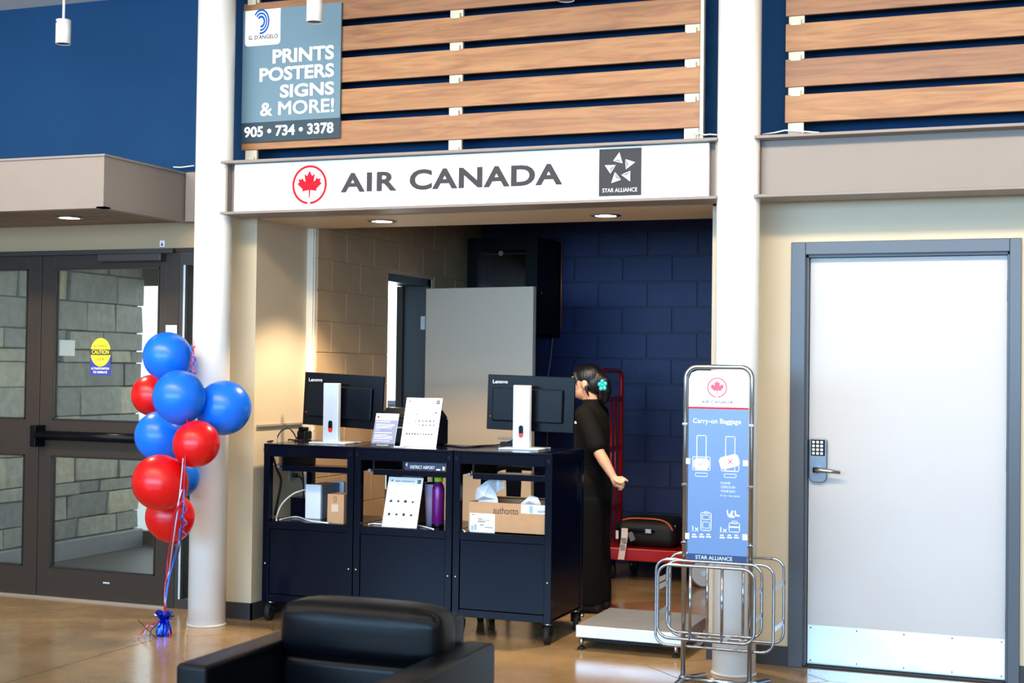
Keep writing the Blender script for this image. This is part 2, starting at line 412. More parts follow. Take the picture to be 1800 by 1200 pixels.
# ------------------------------------------------------------------ columns, beams, canopy
def column(cx, cy, label):
    t = thing('column', (cx, cy, 0), label, 'column', 'round white columns')
    part(t, 'shaft', MB().cyl((cx, cy, 0), (cx, cy, 3.885), CR, 48), COLW)
    part(t, 'base_seal', MB().lathe((cx, cy, 0), [(CR+.006, 0), (CR+.006, .006), (CR, .012)], 48), mat('sealant', (200, 196, 186), 0.6))
column(CLX, CLY, 'round white column beside the red and blue balloons')
column(CRX, CRY, 'round white column behind the carry-on baggage sizer')
def beam(x0, x1, label):
    t = thing('steel_beam', (x0, -0.27, 2.41), label, 'beam', 'steel beams between the columns')
    part(t, 'flange', MB().box((x0, -0.38, 2.709), (x1, -0.16, 2.724)), STEEL, 0.002)
    part(t, 'flange', MB().box((x0, -0.38, 2.411), (x1, -0.16, 2.426)), STEEL, 0.002)
    part(t, 'web', MB().box((x0+.005, -0.278, 2.426), (x1-.005, -0.262, 2.709)), STEEL)
    for xx in (x0+.012, x1-.012): part(t, 'end_plate', MB().box((xx-.006, -0.33, 2.426), (xx+.006, -0.21, 2.709)), STEEL)
beam(-4.600, -1.654, 'taupe steel beam carrying the airline sign between the white columns')
beam(-1.462, 3.0, 'taupe steel beam running from the column above the grey door')
# canopy over the entrance
cn = thing('entrance_canopy', (-6.5, 0, 2.42), 'taupe boxed canopy with wood soffit over the entrance doors', 'canopy')
part(cn, 'fascia', MB().box((-9, -0.79, 2.425), (-5.108, -0.77, 2.722)).box((-5.128, -0.77, 2.425), (-5.108, 0.05, 2.722)), STEEL)
part(cn, 'edge_angle', MB().box((-9, -0.80, 2.715), (-5.098, 0.1, 2.727)).box((-9, -0.80, 2.418), (-5.098, -0.74, 2.426)).box((-5.15, -0.8, 2.418), (-5.098, 0.05, 2.426)), STEEL)
SOFF = wood_mat('soffit_wood', (116, 88, 66), (140, 108, 82), 9)
for k in range(12): part(cn, 'soffit_board', MB().box((-9, -0.768+k*.0715, 2.427+.001*(k%2)), (-5.13, -0.70+k*.0715, 2.44)), SOFF)
solo('fascia_panel', MB().box((-5.097, 0.0, 2.42), (-4.62, 0.09, 2.727)), STEEL, 'taupe fascia between the canopy and the white column', 'fascia', bevel=0.003)
# recessed downlights
def downlight(c, label, power=190):
    t = thing('downlight', c, label, 'light', 'recessed downlights')
    x, y, z = c
    part(t, 'trim_ring', MB().lathe((x, y, z), [(.062, 0.001), (.066, -.006), (.088, -.004), (.09, 0.0)], 32), CHROME)
    part(t, 'lens', MB().lathe((x, y, z), [(0.0005, -.004), (.062, -.004), (.062, -.001)], 32), mat('lamp_lens', (255, 250, 240), 0.5, emit=(255, 246, 232), estr=14))
    l = bpy.data.lights.new('downlight_lamp', 'SPOT'); l.energy = power; l.color = (1, .78, .54); l.spot_size = 1.85; l.spot_blend = .45; l.shadow_soft_size = .06
    o = bpy.data.objects.new('downlight_lamp', l); COL.objects.link(o); o.location = (x, y, z-.02)
downlight((-3.864, 0.264, 2.419), 'recessed downlight in the soffit above the monitor on the left cart')
downlight((-2.455, 0.300, 2.419), 'recessed downlight in the soffit above the navy block wall')
downlight((-5.70, -0.343, 2.426), 'recessed downlight in the entrance canopy soffit', 70)
# pendants
def pendant(x, label):
    y = -0.6; zb = 3.43
    t = thing('pendant_light', (x, y, zb), label, 'light', 'white cylinder pendants')
    part(t, 'housing', MB().lathe((x, y, zb), [(.036, .012), (.042, 0), (.044, 0), (.044, .143), (.012, .146)], 28), WHITE)
    part(t, 'reflector', MB().lathe((x, y, zb), [(.0005, .004), (.039, .004), (.039, .011)], 28), mat('black_baffle', (10, 10, 10), .5))
    part(t, 'stem', MB().cyl((x, y, zb+.14), (x, y, 3.885), .008, 10), WHITE)
    part(t, 'canopy_cap', MB().lathe((x, y, 3.865), [(.05, 0), (.05, .02)], 24), WHITE)
    part(t, 'side_screw', MB().sphere((x-.02, y-.04, zb+.125), .005, 8, 6), INK)
pendant(-5.564, 'white cylinder pendant light in front of the plain blue wall')
pendant(-3.868, 'white cylinder pendant light in front of the printing advert')
pendant(-2.399, 'white cylinder pendant light in front of the cedar slats, barely in frame')

# ------------------------------------------------------------------ cedar slat screens
CLIP = mat('clip_white', (196, 190, 168), .4)
def slat_screen(x0, x1, clips, label, seed):
    t = thing('slat_screen', (x0, -0.1, 2.73), label, 'slat screen', 'cedar slat screens on the blue wall')
    rr = random.Random(seed)
    for i in range(6):
        z = 2.829+i*.1855
        part(t, 'slat', MB().box((x0, -0.10, z), (x1, -0.078, z+.144)), WOODS[rr.randrange(3)], 0.002)
    for cx in clips:
        for i in range(6):
            zb = 2.829+i*.1855
            z0 = zb-.0415 if i else 2.727
            c = part(t, 'bracket', MB().box((cx-.04, -0.088, z0-.004), (cx+.04, -0.07, zb+.004)), CLIP)
            part(c, 'bracket_clip', MB().box((cx-.028, -0.106, z0-.010), (cx+.026, -0.088, z0+.022)), CLIP, 0.002) if i else part(c, 'bracket_clip', MB().box((cx-.03, -0.10, z0+.02), (cx+.028, -0.088, z0+.06)), CLIP, 0.002)
        part(t, 'mounting_rail', MB().box((cx-.02, -0.07, 2.727), (cx+.02, -0.045, 3.885)), mat('rail_blue', (20, 50, 92), .5))
    return t
sc1 = slat_screen(-4.635, -1.815, (-4.575, -3.235, -1.86), 'cedar slat screen above the airline sign between the two columns', 3)
part(sc1, 'end_post', MB().box((-1.815, -0.095, 2.727), (-1.795, -0.06, 3.885)), mat('post_grey', (196, 190, 172), .4))
slat_screen(-1.36, 3.0, (-1.305, 0.2), 'cedar slat screen above the grey framed door', 5)
for pts, lb in (([(341,291),(330,292.5),(318,294),(305,293.5)], 'thin white cable lying on the fascia left of the column'), ([(1262,237),(1248,236),(1238,237),(1226,233),(1214,235)], 'thin white cable on the beam end below the slats by the column'), ([(1340,236),(1362,233),(1380,229),(1400,230),(1440,233)], 'thin white cable on the beam over the grey door')):
    solo('cable', MB().tube([PY(a, b, -0.12 if a > 400 else 0.06) for a, b in pts], .004, 6), WHITE, lb, 'cable')

# ------------------------------------------------------------------ printing advert
pA = PY(424, 13, -0.13); pB = PY(422, 250, -0.13); pC = PY(595, 242, -0.13)
ax0, ax1, az0, az1 = pB.x, pC.x, (pB.z+pC.z)/2, 3.668
ad = thing('advert_board', (ax0, -0.13, az0), 'pale blue printing advert board with white lettering on the slats', 'sign')
part(ad, 'panel', MB().box((ax0, -0.118, az0), (ax1, -0.106, az1)), mat('advert_blue', (104, 130, 144), .45, spec=.1))
part(ad, 'footer_band', MB().xz([(ax0, az0), (ax1, az0), (ax1, az0+.118), (ax0, az0+.118)], -0.1195, .001), mat('advert_slate', (46, 66, 78), .4, spec=.15))
def AP(x, y): q = PY(x, y, -0.122); return q
def px_text(t, s, L, R, B, T, y=-0.122, m=WHITE, bold=.03, **k):
    # L,R = pixel (x,y) of the baseline ends; T = pixel y of the cap line at the left end
    a = PY(L[0], L[1], y); b = PY(R[0], R[1], y); c = PY(L[0], T, y)
    return text(t, s, a.x, b.x, (a.z+b.z)/2, (a.z+b.z)/2+(c.z-a.z), y, m, bold, **k)
px_text(ad, 'PRINTS', (479,111), (587,105), 0, 86)
px_text(ad, 'POSTERS', (456,143), (587,136), 0, 119)
px_text(ad, 'SIGNS', (492,171), (587,167), 0, 148)
px_text(ad, '& MORE!', (457,204), (587,197), 0, 180, bold=.018)
px_text(ad, '905 \u2022 734 \u2022 3378', (429,242), (586,234), 0, 223)
cA = AP(431, 14); cB = AP(492, 78)
cz0 = AP(431, 82).z
lc = part(ad, 'logo_card', MB().xz([(cA.x, az1-.002), (cB.x, az1-.002), (cB.x, cz0+.02), (cB.x-.006, cz0+.006), (cB.x-.02, cz0), (cA.x+.02, cz0), (cA.x+.006, cz0+.006), (cA.x, cz0+.02)], -0.12, .0015), WHITE)
px_text(lc, "G. D'ANGELO", (437,70), (488.5,67), 0, 62.5, m=INK, bold=.02)
lg = MB(); c0 = AP(459, 38)
for k, (ro, w0) in enumerate(((.076, .012), (.056, .011), (.037, .014))):
    n = 18
    for i in range(n):
        a0 = 2.5-(2.5+1.75)*i/n; a1 = 2.5-(2.5+1.75)*(i+1)/n
        lg.xz([(c0.x+ro*.75*math.cos(a0), c0.z+ro*math.sin(a0)), (c0.x+ro*.75*math.cos(a1), c0.z+ro*math.sin(a1)), (c0.x+(ro-w0)*.75*math.cos(a1), c0.z+(ro-w0)*math.sin(a1)), (c0.x+(ro-w0)*.75*math.cos(a0), c0.z+(ro-w0)*math.sin(a0))], -0.1225, .001)
part(lc, 'emblem', lg, mat('logo_blue', (16, 84, 172), .6, spec=.1))

# ------------------------------------------------------------------ airline sign
SY = -0.335
sg = thing('airline_sign', (-4.53, SY, 2.43), 'long white airline sign with grey lettering and red leaf on the beam', 'sign')
part(sg, 'panel', MB().box((-4.532, SY, 2.428), (-1.705, SY+.03, 2.706)), mat('sign_white', (250, 250, 250), .35), .002)
px_text(sg, 'AIR', (598.5,338.3), (697.5,334.8), 0, 304.5, y=SY-.002, m=LETTER, bold=.034, space=1.12)
px_text(sg, 'CANADA', (719.5,334.5), (988.5,324.5), 0, 298, y=SY-.002, m=LETTER, bold=.034, space=1.08)
c = PY(544, 324.5, SY-.002); maple(sg, c.x, c.z, 0.112, SY-.003, REDV)
c = PY(1090, 302.5, SY-.002); star_badge(sg, c.x, c.z, 0.232, SY-.003)

# ------------------------------------------------------------------ right hand door
d1 = thing('door_1', (-0.76, 0.03, 0), 'white steel door with keypad lock in a dark grey frame', 'door', kind='structure')
fx0, fx1, sx0, sx1 = -1.335, -0.197, -1.248, -0.265
fr = MB()
for (a, b, c, d) in ((fx0, 0, sx0-.012, 2.213), (sx1+.012, 0, fx1, 2.213), (sx0-.012, 2.147, sx1+.012, 2.213)):
    fr.box((a, -0.022, b), (c, 0.16, d))
part(d1, 'door_frame', fr, DGREY, .003)
part(d1, 'door_stop', MB().box((sx0-.012, 0.02, 0), (sx0-.002, 0.05, 2.147)).box((sx1+.002, 0.02, 0), (sx1+.012, 0.05, 2.147)).box((sx0-.012, 0.02, 2.136), (sx1+.012, 0.05, 2.147)), DGREY)
dp = part(d1, 'door_slab', MB().box((sx0, 0.06, 0.008), (sx1, 0.105, 2.134)), mat('door_white', (198, 196, 196), .45, spec=.2, var=.02, vscale=2), .002)
kp = part(d1, 'kick_plate', MB().box((sx0+.004, 0.057, 0.012), (sx1-.004, 0.06, 0.212)), mat('kick_steel', (225, 232, 236), .3, .85, var=.10, vscale=5))
sc_ = MB().sphere((0, 0, 0), .004, 8, 5).mesh('screw')
for zz in (.028, .198):
    for k in range(5): o = link('screw', sc_, INK, kp); o.location = Vector((sx0+.018+k*(sx1-sx0-.036)/4, .057, zz))-wpos(d1)
lk = part(d1, 'lockset', MB().xz([(-1.243,.985),(-1.235,.966),(-1.215,.958),(-1.178,.958),(-1.158,.966),(-1.15,.985),(-1.15,1.178),(-1.16,1.188),(-1.233,1.188),(-1.243,1.178)], .036, .026), mat('lock_nickel', (120, 124, 130), .28, .9), .004)
kpb = part(lk, 'keypad', MB().xz([(-1.232,1.098),(-1.160,1.098),(-1.160,1.182),(-1.232,1.182)], .034, .003), BLACKPL)
for r in range(4):
    for c_ in range(3): part(lk, 'key_button', MB().box((-1.226+c_*.021, .0315, 1.104+r*.0195), (-1.212+c_*.021, .034, 1.117+r*.0195)), WHITE, .001)
part(lk, 'lever', MB().cyl((-1.205, .036, 1.025), (-1.205, -.004, 1.025), .019, 20).tube([(-1.212, -.004, 1.026), (-1.17, -.012, 1.026), (-1.13, -.010, 1.023), (-1.075, -.004, 1.017)], [.015, .013, .011, .009], 12), CHROME)
part(lk, 'key_cylinder', MB().cyl((-1.205, -.006, 1.025), (-1.205, -.012, 1.025), .009, 14), BRUSH)
for zz in (.25, 1.05, 1.9): part(d1, 'hinge', MB().cyl((sx1+.004, .055, zz), (sx1+.004, .055, zz+.11), .006, 10), DGREY)
part(d1, 'threshold', MB().box((sx0-.01, 0.0, 0), (sx1+.01, .14, .006)), RUBBER)
part(d1, 'peep_mark', MB().cyl((-.775, .0595, 1.335), (-.775, .06, 1.335), .008, 14), mat('mark_grey', (200, 200, 202), .5))

# ------------------------------------------------------------------ entrance doors and vestibule
EY = 0.12
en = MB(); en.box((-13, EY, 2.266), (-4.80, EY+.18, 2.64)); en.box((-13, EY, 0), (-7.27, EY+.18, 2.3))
struct('wall_entrance', en, mat('cream_warm_shade', (176, 150, 116), .6, spec=.2), 'cream header wall over the entrance doors under the canopy')  # cream wall; the warm shade under the canopy is put into its colour
fr = thing('door_frame', (-6.28, EY, 0), 'bronze aluminium frame around the glazed entrance doors', 'door frame', kind='structure')
part(fr, 'head', MB().box((-7.27, EY-.01, 2.244), (-4.80, EY+.11, 2.268)), BRONZE)
part(fr, 'jamb', MB().box((-5.305, EY-.005, 0), (-5.212, EY+.11, 2.244)), BRONZE, .002)
part(fr, 'jamb', MB().box((-7.29, EY-.005, 0), (-7.25, EY+.11, 2.244)), BRONZE, .002)
part(fr, 'threshold', MB().box((-7.27, EY-.03, 0), (-5.25, EY+.1, .012)), mat('threshold_alu', (190, 180, 168), .35, .8))
part(fr, 'operator_header', MB().box((-7.25, EY-.035, 2.236), (-5.24, EY-.01, 2.262)), mat('dark_bronze', (46, 40, 36), .45))
def leaf(n, x0, x1, label, bar):
    t = thing('door_%d' % n, ((x0+x1)/2, EY, 0), label, 'door', kind='structure')
    st = .105; gx0, gx1 = x0+st, x1-(.052 if bar else st)
    if not bar: gx0, gx1 = x0+.052, x1-.11
    b = MB(); b.box((x0, EY, .014), (gx0, EY+.045, 2.238)); b.box((gx1, EY, .014), (x1, EY+.045, 2.238))
    b.box((gx0, EY, 2.150), (gx1, EY+.045, 2.238)); b.box((gx0, EY, .014), (gx1, EY+.045, .196)); b.box((gx0, EY, .925), (gx1, EY+.045, 1.160))
    part(t, 'leaf_frame', b, BRONZE, .002)
    part(t, 'glazing_bead', MB().ring(gx0, gx1, 1.160, 2.150, .009, EY-.004, .01).ring(gx0, gx1, .196, .925, .009, EY-.004, .01), mat('bead_dark', (28, 26, 24), .4))
    part(t, 'pane', MB().box((gx0, EY+.018, 1.160), (gx1, EY+.024, 2.150)), GLASS)
    part(t, 'pane', MB().box((gx0, EY+.018, .196), (gx1, EY+.024, .925)), GLASS)
    if bar:
        p = part(t, 'push_bar', MB().cyl((x0+.04, EY-.075, 1.062), (x1-.03, EY-.075, 1.062), .030, 20), BLACKPL)
        part(p, 'bar_bracket', MB().box((x0+.005, EY-.10, .985), (x0+.05, EY, 1.125)).box((x1-.06, EY-.10, 1.0), (x1-.02, EY, 1.115)), BLACKPL, .004)
    return t
leaf(2, -7.245, -6.284, 'bronze framed glass entrance leaf cut by the left edge of the picture', False)
d3 = leaf(3, -6.278, -5.308, 'bronze framed glass entrance leaf with black push bar and caution sticker', True)
part(d3, 'door_closer', MB().box((-5.80, EY-.06, 2.185), (-5.315, EY, 2.235)), mat('closer_bronze', (56, 48, 44), .4), .006)
part(d3, 'nameplate', MB().box((-5.75, EY-.002, .12), (-5.70, EY, .13)), SILVER)
stk = part(d3, 'caution_sticker', MB().box((-5.895, EY+.015, 1.455), (-5.735, EY+.018, 1.575)), mat('sticker_blue', (40, 52, 140), .5))
cc = MB(); cx_, cz_ = -5.815, 1.605
part(stk, 'sticker_disc', cc.xz([(cx_+.078*math.cos(2*PI*k/32), cz_+.092*math.sin(2*PI*k/32)) for k in range(32)], EY+.0145, .001), mat('sticker_yellow', (232, 214, 40), .5))
part(stk, 'sticker_band', MB().xz([(cx_-.078, cz_-.018), (cx_+.078, cz_-.018), (cx_+.078, cz_+.02), (cx_-.078, cz_+.02)], EY+.0138, .0005), INK)
for s_, z_, h_, w_, m_ in (('AUTOMATIC', .032, .016, .055, INK), ('CAUTION', -.011, .026, .066, mat('sticker_yellow', (0,0,0))), ('DOOR', -.052, .016, .03, INK), ('ACTIVATE SWITCH', -.112, .014, .07, WHITE), ('TO OPERATE', -.136, .014, .055, WHITE)):
    text(stk, s_, cx_-w_, cx_+w_, cz_+z_, cz_+z_+h_, EY+.013, m_, .01)
w1 = thing('window_1', (-5.0, EY, 0), 'narrow glass sidelight between the entrance door and the column', 'window', kind='structure')
part(w1, 'window_frame', MB().box((-5.212, EY, 0), (-5.172, EY+.1, 2.244)).box((-4.83, EY, 0), (-4.79, EY+.1, 2.244)).box((-5.172, EY, 0), (-4.83, EY+.1, .06)).box((-5.172, EY, 2.16), (-4.83, EY+.1, 2.244)), mat('dark_bronze', (0,0,0)))
part(w1, 'pane', MB().box((-5.172, EY+.04, .06), (-4.83, EY+.046, 2.16)), GLASS)
part(w1, 'mullion_edge', MB().box((-5.178, EY-.006, .06), (-5.166, EY, 2.16)), SILVER)
solo('notice', MB().box((-5.302, EY-.008, 1.70), (-5.22, EY-.0052, 1.78)), PAPER, 'small white notice stuck on the bronze door jamb above the balloons', 'notice')
nt_ = thing('paper_notice', (-5.47, EY+.014, 1.20), 'white paper notice with a few words behind the red balloon', 'notice')
part(nt_, 'sheet', MB().box((-5.50, EY+.012, 1.18), (-5.365, EY+.016, 1.37)), PAPER)
text(nt_, 'BE', -5.49, -5.46, 1.222, 1.24, EY+.011, INK, .01)
dv = thing('sensor_decal', (-5.345, EY-.001, 2.295), 'tiny white decal with red arrow on the cream header', 'sticker')
part(dv, 'card', MB().box((-5.362, EY-.003, 2.278), (-5.325, EY, 2.318)), PAPER)
part(dv, 'arrow', MB().xz([(-5.355, 2.285), (-5.335, 2.285), (-5.345, 2.31)], EY-.004, .001), REDV)

# vestibule behind the doors
STONE = [mat('stone_%d' % i, c_, .8, var=.22, vscale=14, bump=.5, bscale=26) for i, c_ in enumerate(((150,150,140), (132,134,128), (164,160,142), (118,122,120)))]
vw = thing('wall_vestibule', (-7.3, 1.4, 0), 'rough grey ashlar stone wall seen through the entrance glass', 'wall', kind='structure')
part(vw, 'mortar', MB().box((-7.45, 0.30, 0), (-7.29, 2.55, 2.75)), mat('stone_mortar', (70, 70, 66), .9))
part(vw, 'curb', MB().box((-7.30, 0.30, 0), (-7.20, 2.56, .155)), mat('curb_stone', (112, 118, 126), .6, var=.1, vscale=10), .008)
rs = random.Random(4); z = .16
while z < 2.62:
    h = rs.choice((.10, .15, .19, .23)); y = .30
    while y < 2.54:
        w = rs.uniform(.22, .62); y1 = min(y+w, 2.55)
        if 2.55-y1 < .12: y1 = 2.55
        pr = rs.uniform(0, .035)
        bm = MB().box((-7.30, y+.004, z+.004), (-7.25+pr, y1-.004, z+h-.004))
        for q in range(8):
            bm.v[q] += Vector((rs.uniform(-.006, .012) if bm.v[q].x > -7.28 else 0, rs.uniform(-.003, .003), rs.uniform(-.004, .003)))
        part(vw, 'stone', bm, rs.choice(STONE), .006, 1)
        y = y1
    z += h
pq = PXX(103, 625, -7.215); pr2 = PXX(130, 598, -7.215)
solo('wall_plaque', MB().box((-7.215, pq.y, pq.z), (-7.205, pr2.y, pr2.z)), PAPER, 'small white plaque on the stone wall behind the entrance glass', 'plaque')
struct('floor_vestibule', MB().box((-7.3, 0.24, 0.001), (-4.63, 2.9, .004)), mat('entrance_mat', (44, 46, 50), .55, bump=.2, bscale=300), 'dark matting on the vestibule floor')
struct('ceiling_vestibule', MB().box((-7.5, 0.30, 2.50), (-4.62, 2.9, 2.62)), mat('vest_ceiling', (206, 198, 186), .6), 'pale ceiling of the entrance vestibule')
struct('wall_vestibule_right', MB().box((-4.72, 0.30, 0), (-4.62, DY0-.02, 2.6)), CREAM, 'cream inner wall of the vestibule')
# outer glazing of the vestibule
ow = thing('window_2', (-6, 2.7, 0), 'bright outer glazing of the vestibule behind the stone wall', 'window', kind='structure')
b = MB()
for xx in (-7.5, -6.7, -5.75, -4.80): b.box((xx, 2.66, 0), (xx+.07, 2.74, 2.5))
b.box((-7.5, 2.66, 2.2), (-4.73, 2.74, 2.5)); b.box((-7.5, 2.66, 0), (-4.73, 2.74, .12))
part(ow, 'window_frame', b, BRONZE)
for xa in (-7.43, -6.63, -5.68): part(ow, 'pane', MB().box((xa, 2.69, .12), (xa+.88 if xa > -7 else xa+.73, 2.696, 2.2)), GLASS)
struct('ground_outside', MB().box((-30, 3.6, -.2), (10, 40, -.02)).box((-30, 2.9, -.2), (-4.7, 3.6, -.02)), mat('pavement', (190, 188, 182), .8, var=.1, vscale=2), 'pale pavement outside the vestibule glazing')
# doorway in the side wall of the counter room, its open leaf
d4 = thing('door_4', (-4.56, 2.1, 0), 'cream inner door standing open into the counter room', 'door', kind='structure')
part(d4, 'door_frame', MB().box((-4.72, DY1-.06, 0), (-4.515, DY1, DZ)).box((-4.72, DY0-.02, DZ-.055), (-4.515, DY1, DZ)).box((-4.72, DY0-.01, 0), (-4.60, DY0+.03, DZ)), mat('frame_slate', (66, 74, 82), .4), .003)
part(d4, 'inner_jamb', MB().box((-4.76, DY1-.09, 0), (-4.71, DY1+.02, 2.15)), mat('jamb_charcoal', (62, 58, 56), .6, var=.2, vscale=12))
h0 = Vector((-4.485, 2.265, 0)); e0 = Vector((-3.568, 2.118, 0))
dr = (e0-h0).normalized(); nn = Vector((-dr.y, dr.x, 0))
lf = MB(); q = [h0, e0, e0+nn*.044, h0+nn*.044]
part(d4, 'door_leaf', lf.xy([(p.x, p.y) for p in q], .012, 2.128), mat('leaf_cream', (214, 196, 174), .45, spec=.3), .002)
for zz in (.25, 1.1, 1.82):
    part(d4, 'hinge', MB().box((-4.525, 2.262, zz), (-4.49, 2.275, zz+.10)), SILVER)
wd = thing('window_notice', (-4.95, 2.65, 1.15), 'white printed notice on the bright glass beyond the inner doorway', 'notice')
part(wd, 'sheet', MB().box((-4.985, 2.652, 1.13), (-4.915, 2.657, 1.27)), mat('notice_blue', (206, 214, 226), .7))
part(wd, 'print_line', MB().box((-4.975, 2.650, 1.225), (-4.925, 2.652, 1.24)), GREYINK)
part(wd, 'print_line', MB().box((-4.975, 2.650, 1.17), (-4.925, 2.652, 1.185)), GREYINK)

# ------------------------------------------------------------------ equipment carts
CX = (-4.496, -3.884, -3.249, -2.645)
CY0, CY1, CT = -0.02, 0.545, 1.063
SCREWM = mat('screw_chrome', (220, 222, 226), .25, 1.0)
screw_me = MB().sphere((0, 0, 0), .0065, 10, 6).mesh('screw'); screw_me.materials.append(SCREWM)
bolt_me = MB().cyl((0, 0, 0), (0, -.004, 0), .011, 12).mesh('bolt'); bolt_me.materials.append(BLACKPL)
def caster(t, x, y, rz, r=.05):
    w = part(t, 'caster', MB().cyl((x, y, .098), (x, y, .118), .022, 16), CHROME)
    c, s_ = math.cos(rz), math.sin(rz)
    ox, oy = x-.018*c, y-.018*s_
    part(w, 'caster_wheel', MB().cyl((ox-s_*.016, oy+c*.016, r), (ox+s_*.016, oy-c*.016, r), r, 24), RUBBER)
    fk = MB()
    for sg_ in (-1, 1):
        px_, py_ = -s_*.021*sg_, c*.021*sg_
        fk.tube([(x+px_, y+py_, .10), (ox+px_, oy+py_, r)], .009, 8)
    part(w, 'caster_fork', fk, BLACKPL)
def cart(x0, x1, label):
    x0 += .003; x1 -= .003
    t = thing('equipment_cart', (x0, CY0, 0), label, 'cart', 'black equipment carts in a row at the counter')
    p = .042
    for (xa, ya) in ((x0, CY0), (x1-p, CY0), (x0, CY1-p), (x1-p, CY1-p)):
        part(t, 'post', MB().box((xa, ya, .118), (xa+p, ya+p, CT-.006)), BLACKP, .002)
    part(t, 'top_board', MB().box((x0, CY0-.004, CT-.014), (x1, CY1, CT)), BLACKP, .003)
    part(t, 'top_rail', MB().box((x0+p, CY0+.001, CT-.076), (x1-p, CY0+.02, CT-.014)), BLACKP, .002)
    part(t, 'top_rail', MB().box((x0+p, CY1-.02, CT-.06), (x1-p, CY1, CT-.014)), BLACKP)
    part(t, 'top_rail', MB().box((x0, CY0+p, CT-.06), (x0+.015, CY1-p, CT-.014)), BLACKP)
    part(t, 'top_rail', MB().box((x1-.015, CY0+p, CT-.06), (x1, CY1-p, CT-.014)), BLACKP)
    part(t, 'shelf', MB().box((x0+.004, CY0+.004, .584), (x1-.004, CY1-.004, .600)), BLACKP)
    part(t, 'shelf_rail', MB().box((x0+p, CY0+.001, .555), (x1-p, CY0+.02, .600)), BLACKP, .002)
    part(t, 'front_panel', MB().box((x0+p+.002, CY0+.007, .165), (x1-p-.002, CY0+.02, .552)), BLACKP, .002)
    part(t, 'bottom_rail', MB().box((x0+p, CY0+.001, .120), (x1-p, CY0+.02, .162)), BLACKP, .002)
    part(t, 'side_panel', MB().box((x0+.004, CY0+p, .130), (x0+.016, CY1-p, .584)), BLACKP)
    part(t, 'side_panel', MB().box((x1-.016, CY0+p, .130), (x1-.004, CY1-p, .584)), BLACKP)
    part(t, 'rear_panel', MB().box((x0+p, CY1-.016, .130), (x1-p, CY1-.006, .584)), BLACKP)
    part(t, 'bottom_board', MB().box((x0+.004, CY0+.02, .124), (x1-.004, CY1-.02, .138)), BLACKP)
    if label.startswith('right'): part(t, 'side_panel', MB().box((x1-.012, CY0+p, .600), (x1-.004, CY1-.12, CT-.06)), BLACKP)
    # sliding keyboard tray on two hangers
    tr = part(t, 'keyboard_tray', MB().box((x0+.10, CY0+.05, .905), (x1-.052, CY0+.40, .918)).box((x0+.10, CY0+.045, .900), (x1-.052, CY0+.055, .935)), BLACKP, .002)
    for xx in (x0+.09, x1-.058): part(tr, 'tray_slide', MB().box((xx, CY0+.06, .918), (xx+.012, CY0+.42, .99)), BLACKPL)
    part(tr, 'slide_end', MB().cyl((x0+.083, CY0+.05, .925), (x0+.083, CY0+.03, .925), .010, 14), mat('dull_zinc', (110, 114, 122), .4, .7))
    for xx in (x0+.2, x0+.27): part(t, 'back_strut', MB().box((xx, CY1-.05, .60), (xx+.028, CY1-.03, 1.0)), BLACKP) if label.startswith('middle') else None
    for xx in (x0+p*.5, x1-p*.5):
        o = copy_part(link('screw', screw_me, None, t), t, (xx-x0, -.002, .345)) if False else link('screw', screw_me, None, t); o.location = (xx-x0, -.002, .345)
        o = link('bolt', bolt_me, None, t); o.location = (xx-x0, 0, CT-.045)
    rz = PI/2+random.Random(label).uniform(-.25, .25)
    for (xa, ya) in ((x0+.035, CY0+.05), (x1-.032, CY0+.05), (x0+.035, CY1-.03), (x1-.032, CY1-.03)):
        caster(t, xa, ya, rz+ya*.3)
    return t
cart(CX[0], CX[1], 'leftmost black cart with the white box and small carton on its shelf')
cart(CX[1], CX[2], 'middle black cart with the leaning leaflet and purple bottle on its shelf')
cart(CX[2], CX[3], 'right-hand black cart holding the open cardboard box with papers')

